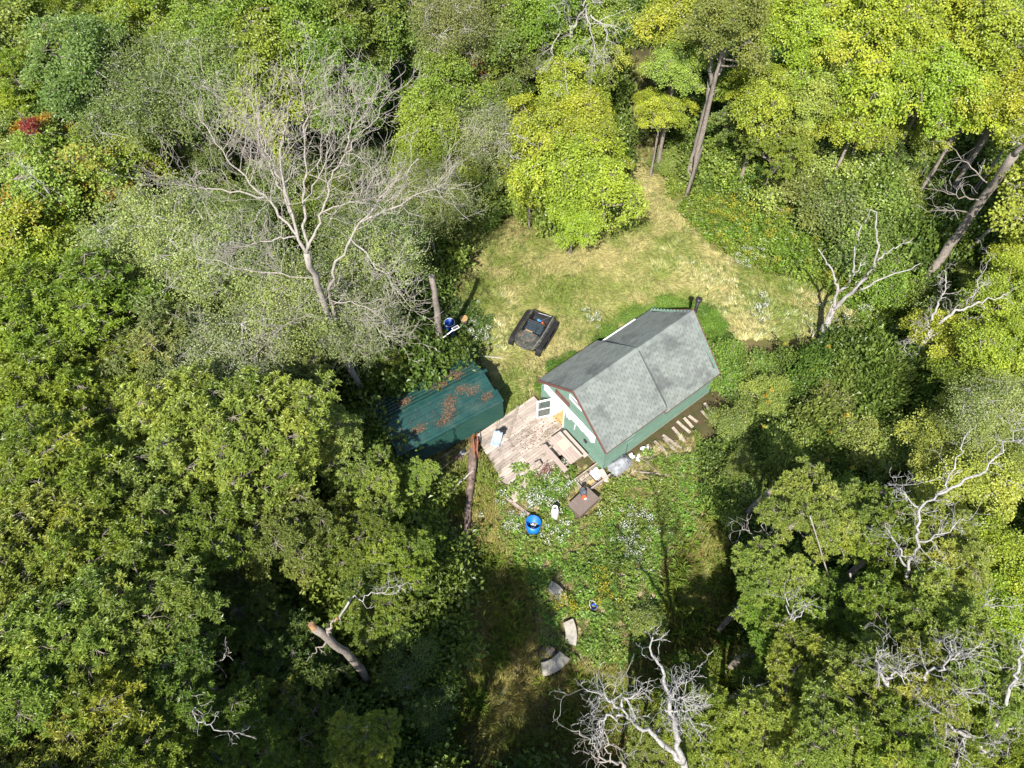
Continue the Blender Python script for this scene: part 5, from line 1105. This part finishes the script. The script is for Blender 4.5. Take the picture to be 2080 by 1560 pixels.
for i,(a,b_,c_,r) in enumerate(BRN):
    p3=[P(*a),P(*b_),P(*c_)]; q_=np.array(p3)-p3[0]; o=MB().tube(smooth_pts(q_,6,rng(i),.02),np.linspace(r,r*.5,6),6).build('fallen_branch',bark_dead2,None,p3[0]); tag(o,['thickest bare branch lying below the cabin\'s side boards','thin branch crossing the side boards by the tarpaulin','thin branch standing against the side boards','brown branch at the right end of the debris by the cabin','short branch just below the debris by the cabin','thin branch near the whitish scraps'][i],'branch')
# ------------------------------------------------------------------ brown box with machine
x,y,z=local(1181,1013,.25)
bx=thing('storage_box','brown painted box standing in the weeds below the cabin corner','box',(*P(1184,1028,0)[:2],0),TH+.10)
MB().box((0,0,.27),(1.22,.74,.54)).build('body',brownbox,bx,bevel=.008); MB().box((0,0,.565),(1.28,.80,.05)).build('lid',brownbox,bx,bevel=.008)
mc=MB().box((0,0,.14),(.26,.30,.22),None,.18).box((.0,.12,.28),(.20,.12,.10)).tube([(-.1,-.1,.26),(-.1,.05,.36),(-.05,.16,.34)],.018,6).lathe([(.09,.0),(.09,.05),(.06,.07),(0,.07)],12,(.05,-.02,.25))
mo=thing('small_machine','dark grey and orange power tool on the brown box','power tool',(*P(1184,1003,.59)[:2],.59),.3)
mc.build('casing',stove_g,mo,bevel=.015); MB().box((-.03,-.20,.10),(.22,.14,.18),None,.2).build('orange_housing',orange_m,mo,bevel=.02); MB().box((.0,-.28,.05),(.12,.06,.06)).build('white_cap',whitep,mo)
# gas cylinder
tk=thing('gas_cylinder','grey white gas cylinder leaning in the weeds beside the brown box','gas cylinder',(*P(1127,1052,0)[:2],0),.4)
MB().lathe([(0,0),(.13,.0),(.155,.06),(.155,.52),(.13,.60),(.07,.64),(0,.65)],20).build('body',tankm,tk,smooth=True)
MB().lathe([(.10,.60),(.105,.60),(.105,.72),(.09,.72),(.09,.62)],16).build('collar',whitep,tk,smooth=True); MB().lathe([(.03,.63),(.03,.72),(0,.73)],8).build('valve',steel,tk)
tk.rotation_euler=(-.16,.06,.4); tk.scale=(1.2,1.2,1.25)
# blue tub cut from a drum
tbx=thing('blue_tub','bright blue plastic drum cut open and half filled, in the weeds','tub',(*P(1083,1078,0)[:2],0),.2); tbx.rotation_euler=(-.42,.08,.1)
n=24; v=[]
for k_,(r,zz,sl_) in enumerate(((.27,.0,0),(.31,.10,0),(.35,.55,.10),(.33,.55,.10),(.285,.20,0),(.20,.18,0))):
    for j in range(n):
        a=j*2*PI/n; v.append([r*math.cos(a),r*math.sin(a),zz+sl_*math.sin(a)])
q=[[k_*n+j,k_*n+(j+1)%n,(k_+1)*n+(j+1)%n,(k_+1)*n+j] for k_ in range(5) for j in range(n)]
MB().add(v,q).build('shell',blue_m,tbx,smooth=True); MB().lathe([(0,.20),(.28,.21)],20).build('dark_fill',inside,tbx)
o=MB(); rg=rng(73)
for k in range(9): o.box((rg.uniform(-.12,.16),rg.uniform(-.08,.14),.14+.03*rg.random()),(.10,.05,.02),(rg.normal(0,.4),rg.normal(0,.4),rg.uniform(0,3)))
o=o.build('pale_scraps',whitep,None,(*P(1083,1074,0)[:2],.03)); tag(o,'white scraps floating in the cut open blue drum','scraps')
# boards and slab left of the yard
def plank3(px1,py1,px2,py2,z,w_,t_,mat,label,name='old_plank'):
    a,b_=P(px1,py1,z),P(px2,py2,z); L_=np.linalg.norm(b_-a); o=piece(name,mat,(a+b_)/2,(L_,w_,t_),None,(0,0,math.atan2(b_[1]-a[1],b_[0]-a[0]))); return tag(o,label,'plank')
plank3(1024,1008,1078,1048,.10,.13,.05,wood_table,'long grey plank left of the aster patch, lower of the pair')
plank3(1030,992,1062,1015,.10,.10,.04,wood_table,'shorter grey plank left of the aster patch, upper of the pair')
plank3(1240,1148,1330,1160,.12,.06,.05,bark_dead,'long pale pole lying in the weeds below the brown box','pole')
plank3(1240,1163,1270,1168,.10,.04,.04,bark_dead,'short pale stick just under the long pole','pole')
plank3(962,722,1022,728,.10,.07,.06,bark_dead,'pale bare pole on the grass behind the shed','pole')
plank3(975,712,1000,704,.10,.05,.05,bark,'grey crooked stick on the grass behind the shed','pole')
rg=rng(74); pts=[(math.cos(a)*.36*rg.uniform(.8,1.15),math.sin(a)*.55*rg.uniform(.85,1.1)) for a in np.linspace(0,2*PI,9)[:-1]]
o=MB().prism(pts,.05).build('stone_slab',simple('grey_slab',(.40,.40,.42),(.28,.28,.30),9,.85,0,.3),None,(*P(1027,972,.03)[:2],.02),(0,0,.2)); tag(o,'irregular grey stone slab at the lower corner of the deck','stone slab')
# curved benches round the fire place
def arcbench(px,py,r_in,r_out,a0,a1,label,h=.36):
    c_=P(px,py,h); t_=np.linspace(a0,a1,9); am=(a0+a1)/2; rm=(r_in+r_out)/2; off=np.array([math.cos(am),math.sin(am)])*rm
    pl=[(r_in*math.cos(a)-off[0],r_in*math.sin(a)-off[1]) for a in t_]+[(r_out*math.cos(a)-off[0],r_out*math.sin(a)-off[1]) for a in t_[::-1]]
    b=thing('curved_bench',label,'bench',(c_[0],c_[1],0)); n=len(pl)
    pa=np.array(pl); v=np.r_[np.c_[pa,np.full(n,h-.07)],np.c_[pa,np.full(n,h)]]; k=n//2
    q=[[i,(i+1)%n,n+(i+1)%n,n+i] for i in range(n)]+[[n+i,n+i+1,n+n-2-i,n+n-1-i] for i in range(k-1)]+[[n-1-i,n-2-i,i+1,i] for i in range(k-1)]
    MB().add(v,q).build('seat',concrete,b)
    for a in (a0+.12*(a1-a0)/.9,a1-.12*(a1-a0)/.9):
        MB().box((rm*math.cos(a)-off[0],rm*math.sin(a)-off[1],(h-.07)/2),(r_out-r_in-.1,.12,h-.07),(0,0,a),-.1).build('leg',concrete,b)
    return b
arcbench(1134,1203,1.05,1.50,math.radians(16),math.radians(60),'curved stone bench farthest from the bottom, half hidden by yellow flowers')
arcbench(1160,1284,1.15,1.62,math.radians(-18),math.radians(22),'upright curved stone bench, middle of the three round the fire place')
arcbench(1127,1350,1.15,1.68,math.radians(-84),math.radians(-38),'curved stone bench nearest the bottom, beside the dark fire ring')
fpit=thing('fire_ring','dark rusty fire ring with ash beside the lowest curved bench','fire ring',(*P(1112,1330,0)[:2],0))
MB().lathe([(.38,0),(.40,0),(.40,.22),(.38,.22),(.37,.02)],20).build('ring',darksteel,fpit); MB().lathe([(0,.08),(.2,.10),(.37,.05)],14).build('ash',simple('ash_and_char',(.20,.17,.18),(.06,.05,.06),22,.95,0,.8,20),fpit)
xy=np.vstack([P(1140,1225,0)[:2]+rng(75).normal(0,.22,(10,2)),P(1215,1180,0)[:2]+rng(76).normal(0,.25,(8,2)),P(1232,1215,0)[:2]+rng(77).normal(0,.2,(8,2)),P(1165,1240,0)[:2]+rng(78).normal(0,.15,(5,2))]); n=len(xy)
scatter('bench_goldenrod','gold',xy,rng(8).uniform(0,6,n),rng(9).uniform(.6,.95,n),tints(n,12,(.13,.22,.03),(.20,.25,.04)),'yellow flowered stems by the curved benches','flowers')
bk=thing('blue_bucket','blue bucket lying in the grass with its wire handle up, right of the benches','bucket',(*P(1205,1235,0)[:2],.02),.6)
MB().lathe([(.10,0),(.13,.22),(.14,.23),(.12,.22),(.09,.01),(0,.01)],16).build('body',blued,bk,smooth=True); MB().tube([(-.13,0,.2),(-.14,.12,.30),(0,.28,.36),(.14,.12,.30),(.13,0,.2)],.009,5).build('handle',whitep,bk)
# ------------------------------------------------------------------ fallen log by the shed
a=[P(964,893,.55),P(958,960,.42),P(952,1030,.36),P(944,1110,.30),P(940,1180,.22)]
b=a[0].copy(); b[2]=0; lg=thing('fallen_log','long fallen log with red split upper end lying beside the shed corner','log',b)
q_=smooth_pts(np.array(a)-b,16,rng(80),.015); MB().tube(q_,np.linspace(.20,.135,16)*np.r_[.75,np.ones(15)],12,True,.14,rng(81)).build('stem',log_m,lg,smooth=True)
rg=rng(82); mb=MB()
for k in range(9):
    o_=rg.normal(0,.09,3); s0=q_[0]+o_+[0,.05,.05]; mb.tube([s0+[rg.normal(0,.03),.18,.03],s0+[0,-.35,.04],s0+[rg.normal(0,.03),-.9,.02]],[.01,.045,.015],5)
mb.build('splintered_end',redlog,lg)
mb=MB().tube([q_[15],q_[15]+[.18,-.12,.05],q_[15]+[.22,-.22,.0]],[.07,.04,.02],6); mb.tube([q_[15],q_[15]+[-.15,-.25,-.02]],[.08,.04],6); mb.build('root_stub',log_m,lg,smooth=True)
for nm,pp,r0,r1,mt,lb in (('fallen_branch',[(902,1018,.1),(928,985,.35),(962,955,.72)],.055,.03,bark_dead,'grey branch resting across the fallen log'),
 ('fallen_branch',[(922,1008,.08),(932,1050,.12),(940,1085,.2)],.035,.045,log_m,'dark thin branch lying left of the fallen log'),
 ('fallen_branch',[(941,1098,.25),(933,1118,.15),(929,1132,.1)],.05,.04,bark,'short grey log piece against the left side of the fallen log'),
 ('fallen_branch',[(957,1065,.30),(968,1063,.32),(972,1066,.3)],.03,.02,log_m,'broken side stub pointing right from the fallen log'),
 ('fallen_branch',[(1415,1090,.1),(1425,1110,.12),(1428,1132,.1)],.03,.02,redlog,'reddish stick in the shaded grass at the right'),
 ('fallen_branch',[(890,1400,.1),(930,1415,.14),(990,1425,.1)],.03,.02,bark,'dark branch in the shade near the bottom of the lower trail')):
    p3=np.array([P(*k) for k in pp]); o=MB().tube(smooth_pts(p3-p3[0],8,rng(83),.012),np.linspace(r0,r1,8),8,True,.1,rng(84)).build(nm,mt,None,p3[0],smooth=True); tag(o,lb,'branch')
# lumber and junk along the shed's front wall
rg=rng(85)
for k in range(6):
    c_=shed_xy(2.1+.25*(k%3),-1.84-.11*k); o=piece('stacked_timber',wood_dark if k%2 else wood_old,(*c_,.08+.03*(k%2)),(rg.uniform(2.0,2.6),.09,.07),None,(0,0,STH+rg.normal(0,.025))); o.name='stacked_timber'
    tag(o,['innermost','second','third','fourth','fifth','outermost'][k]+' dark timber lying along the shed\'s front, counted from its wall','timber','timbers stacked along the shed front')
for k in range(4):
    c_=shed_xy(.55+.2*k,-2.1-.05*k); o=piece('short_timber',wood_dark,(*c_,.07),(.08,1.0,.06),None,(0,0,STH-.05*k)); tag(o,['first','second','third','fourth'][k]+' short dark batten from the left end of the shed front','batten','short battens by the shed front')
v=[]; 
for i in range(9):
    for j in range(5): a=i/8; v.append([(a-.5)*.75,(j/4-.5)*.28,.16*math.sin(PI*a)+.02])
q=[[i*5+j,(i+1)*5+j,(i+1)*5+j+1,i*5+j+1] for i in range(8) for j in range(4)]
o=MB().add(v,q).build('bent_sheet',greenmetal,None,(*P(886,960,.1)[:2],.1),(0,.2,-.85)); m_=o.modifiers.new('t','SOLIDIFY'); m_.thickness=.01; tag(o,'bent green metal offcut lying below the shed front','metal sheet')
tl=thing('push_tool','old garden tool with long shaft lying at the shed front, metal head up','garden tool',(*P(925,932,.2)[:2],.2),STH+.1)
MB().tube([(-1.3,-.1,0),(.3,.05,.06)],.017,6).build('shaft',wood_old,tl); MB().lathe([(.0,.0),(.13,.02),(.14,.08),(.05,.12),(0,.12)],12,(.45,.06,.0)).build('head',steel,tl); MB().box((.1,0,.07),(.25,.14,.10),(.1,.2,.1)).build('housing',simple('dull_red_housing',(.20,.09,.09),(.12,.06,.06),9,.6),tl)
o=MB().tube([(0,0,0),(.42,.10,.06)],.035,8).tube([(.42,.10,.06),(.55,.02,.08)],.02,6).build('white_pipe',whitep,None,P(795,926,1.3)); tag(o,'white plastic pipe end sticking out at the shed\'s left corner','pipe'); 
MB().tube([(.2,.05,.0),(.2,.05,-1.3)],.02,5).build('post',wood_dark,o)
# ------------------------------------------------------------------ blue barrel, solar lamp, log round
br=thing('blue_barrel','deep blue plastic barrel standing in weeds right of the bare trunk','barrel',(*P(916,676,0)[:2],0)); 
MB().lathe([(0,0),(.26,0),(.29,.05),(.295,.25),(.31,.28),(.31,.34),(.295,.37),(.295,.62),(.31,.65),(.30,.70),(.27,.86),(.28,.88),(.28,.92),(.25,.92),(.25,.885),(0,.88)],24).build('shell',blued,br,smooth=True)
MB().lathe([(.272,.905),(.292,.905),(.295,.935),(.272,.935),(.272,.905)],24).build('rim',whitep,br); 
for sx in (-.12,.12): MB().lathe([(.04,.88),(.04,.905),(0,.905)],10,(sx,.02,0)).build('bung',blued,br)
lp=thing('solar_lamp','small white framed solar panel on an arm fixed to the bare trunk','solar lamp',(*P(900,686,2.4)[:2],2.4))
e=P(922,669,2.6)-P(900,686,2.4); MB().tube([(0,0,0),tuple(e)],.03,8).build('arm',whitep,lp)
ra=math.atan2(e[1],e[0]); MB().box(tuple(e+np.array([.10*math.cos(ra),.10*math.sin(ra),.03])),(.36,.19,.03),(0,0,ra)).build('frame',whitep,lp); MB().box(tuple(e+np.array([.10*math.cos(ra),.10*math.sin(ra),.049])),(.30,.13,.008),(0,0,ra)).build('panel',solar,lp)
st_=thing('log_round','tan sawn log round standing beside the blue barrel','log',(*P(943,655,0)[:2],0)); MB().lathe([(.0,0),(.23,0),(.22,.38)],14).build('bark_side',bark,st_,smooth=True); MB().lathe([(.22,.38),(.0,.385)],14).build('sawn_top',wood_new,st_)
o=MB().box((0,0,.05),(.28,.10,.08),(.2,.3,.4),.3).box((.16,.03,.05),(.12,.12,.05),(0,.2,.9)).build('grey_scrap',tarp,None,(*P(965,661,.2)[:2],.25)); tag(o,'small pale grey scrap in the weeds right of the log round','scrap')
o=MB().tube([(0,0,0),(.05,.05,.9),(.14,.12,1.25)],[.13,.12,.07],9,True,.15,rng(86)).build('broken_stump',bark_dead,None,P(1768,520,1.0)-np.array([0,0,1.0])); tag(o,'broken grey stump at the edge of the goldenrod behind the forked snag','stump')
# ------------------------------------------------------------------ amphibious all-terrain vehicle
fp,rp=P(1062,705,.6),P(1105,636,.6); ctr=(fp+rp)/2; hd=math.atan2(fp[1]-rp[1],fp[0]-rp[0])
av=thing('amphibious_vehicle','small black and olive tracked amphibious vehicle parked on the grass','all-terrain vehicle',(ctr[0],ctr[1],0),hd)
LV=2.45
def hull(z_off=0,grow=0):
    secs=[(-1.20,.50,.36,.62),(-1.10,.60,.24,.70),(-.5,.62,.20,.72),(.35,.62,.20,.70),(.75,.60,.22,.66),(1.0,.54,.30,.60),(1.16,.38,.40,.54),(1.22,.15,.46,.52)]
    v=[];n=10
    for (x,hw,zb,zt) in secs:
        hw*=1.10
        for (yy,zz) in ((-1,0),(-1.0,.55),(-1.08,.9),(-1.0,1),(-.82,1),(.82,1),(1.0,1),(1.08,.9),(1.0,.55),(1,0)): v.append([x,yy*hw,zb+(zt-zb)*zz])
    q=[]
    for i in range(len(secs)-1):
        for j in range(n):
            if j==4 and 1<=i<=2: continue      # open cockpit and cargo bay
            q.append([i*n+j,(i+1)*n+j,(i+1)*n+(j+1)%n,i*n+(j+1)%n])
    q+=[[0,1,8,9],[1,2,7,8],[2,3,6,7],[3,4,5,6]]; k=(len(secs)-1)*n; q+=[[k+9,k+8,k+1,k],[k+8,k+7,k+2,k+1],[k+7,k+6,k+3,k+2],[k+6,k+5,k+4,k+3]]
    return v,q
v,q=hull(); MB().add(v,q).build('body',camo_m,av,smooth=False)
MB().box((-.38,0,.30),(1.4,.98,.03)).box((-1.07,0,.5),(.03,.96,.38)).box((.33,0,.48),(.03,.98,.36)).build('inner_tub',simple('dark_tub_plastic',(.03,.03,.033),(.02,.02,.022),9,.6),av)
for sd in (-1,1): MB().box((-.38,sd*.495,.5),(1.42,.03,.38)).build('tub_side',blackm,av)
MB().add([[.30,-.42,.715],[.86,-.34,.665],[.86,.34,.665],[.30,.42,.715],[.30,-.42,.74],[.86,-.34,.69],[.86,.34,.69],[.30,.42,.74]],[[4,5,6,7],[0,3,2,1],[0,1,5,4],[1,2,6,5],[2,3,7,6],[3,0,4,7]]).build('hood',hood_m,av,bevel=.012)
MB().box((-.02,0,.62),(.36,.92,.10)).build('seat',seat_m,av,bevel=.03); MB().box((-.25,0,.74),(.10,.94,.26),(0,-.15,0)).build('seat_back',seat_m,av,bevel=.03)
MB().box((.20,-.18,.60),(.12,.4,.05)).build('floor_board',wood_new,av); MB().tube([(.22,.2,.6),(.16,.2,.86),(.06,.12,.90),(.06,.3,.90)],.014,6).build('steering_bar',darksteel,av)
MB().box((-.42,0,.70),(.05,.98,.07)).build('divider',wood_dark,av)
MB().tube([(-.30,-.52,.72),(-.30,-.50,.95),(-.30,.50,.95),(-.30,.52,.72)],.016,6).build('rail',darksteel,av)
for sd in (-1,1): MB().tube([(-1.15,sd*.60,.72),(-.4,sd*.64,.75),(.5,sd*.63,.73),(1.02,sd*.52,.62)],.026,6).build('side_rail',steel if sd>0 else camo_m,av)
MB().tube([(-1.12,.5,.74),(-.42,.05,.82),(-.3,-.48,.93)],.008,4).tube([(-1.1,.5,.75),(-1.0,-.2,.78),(-1.12,-.5,.74)],.008,4).build('rope',steel,av)
for sd in (-1,1): MB().lathe([(.07,0),(.075,.03),(0,.04)],12,(0,0,0)).build('headlight',steel,av,(1.14,sd*.22,.50),(0,PI/2,0))
MB().box((1.21,0,.46),(.10,.22,.07)).build('winch',steel,av)
for sd in (-1,1):
    pr=[]; Rr=.27
    for a in np.linspace(-PI/2,PI/2,9): pr.append((.86+Rr*math.cos(a),Rr+Rr*math.sin(a)+.01))
    for a in np.linspace(PI/2,3*PI/2,9): pr.append((-.92+Rr*math.cos(a),Rr+Rr*math.sin(a)+.01))
    n=len(pr); mb=MB(); yo=sd*.80; v=[]
    for yy in (yo-.14,yo+.14): v+=[[p_[0],yy,p_[1]] for p_ in pr]
    v+=[[p_[0]*.93,yo-.14,(p_[1]-.28)*.86+.28] for p_ in pr]+[[p_[0]*.93,yo+.14,(p_[1]-.28)*.86+.28] for p_ in pr]
    q=[[i,(i+1)%n,n+(i+1)%n,n+i] for i in range(n)]+[[2*n+i,3*n+i,3*n+(i+1)%n,2*n+(i+1)%n] for i in range(n)]+[[i,2*n+i,2*n+(i+1)%n,(i+1)%n] for i in range(n)]+[[n+i,n+(i+1)%n,3*n+(i+1)%n,3*n+i] for i in range(n)]
    tr=MB().add(v,q).build('track',blackm,av)
    per=along(np.array([[p_[0],0,p_[1]] for p_ in pr+[pr[0]]]),46); mb=MB()
    for i in range(45):
        d=per[(i+1)%45]-per[i-1]; a=math.atan2(d[2],d[0]); nrm=np.array([math.sin(a),0,-math.cos(a)]); c0=per[i]+nrm*.018; mb.box((c0[0],yo,c0[2]),(.05,.30,.035),(0,-a,0))
    mb.build('tread_lugs',blackm,tr)
    for xx in (-.92,-.03,.86): MB().lathe([(0,-.12),(.12,-.12),(.13,-.06),(.24,-.05),(.245,.05),(.13,.06),(.12,.12),(0,.12)],16).build('wheel',darksteel,av,(xx,yo,.28),(PI/2,0,0))
def vloc(x,y,z): c_,s_=math.cos(hd),math.sin(hd); return (ctr[0]+x*c_-y*s_,ctr[1]+x*s_+y*c_,z)
rg=rng(87); mb=MB()
for k in range(5): mb.box((rg.normal(0,.06),rg.normal(0,.05),.06+.03*k),(.18,.14,.07),(rg.normal(0,.4),rg.normal(0,.4),rg.uniform(0,3)),.2)
o=mb.build('orange_life_vest',orange_m,None,vloc(-.70,.22,.33),(0,0,.4),bevel=.02); tag(o,'crumpled orange vest in the vehicle\'s cargo bay','vest')
mb=MB()
for k in range(4): mb.box((rg.normal(0,.05),rg.normal(0,.05),.05+.03*k),(.14,.10,.05),(rg.normal(0,.5),rg.normal(0,.5),rg.uniform(0,3)),.2)
o=mb.build('blue_strap_bundle',simple('light_blue_webbing',(.05,.28,.62),(.03,.2,.5),9,.7),None,vloc(-.76,-.05,.35)); tag(o,'bright blue strap bundle beside the orange vest in the cargo bay','strap')
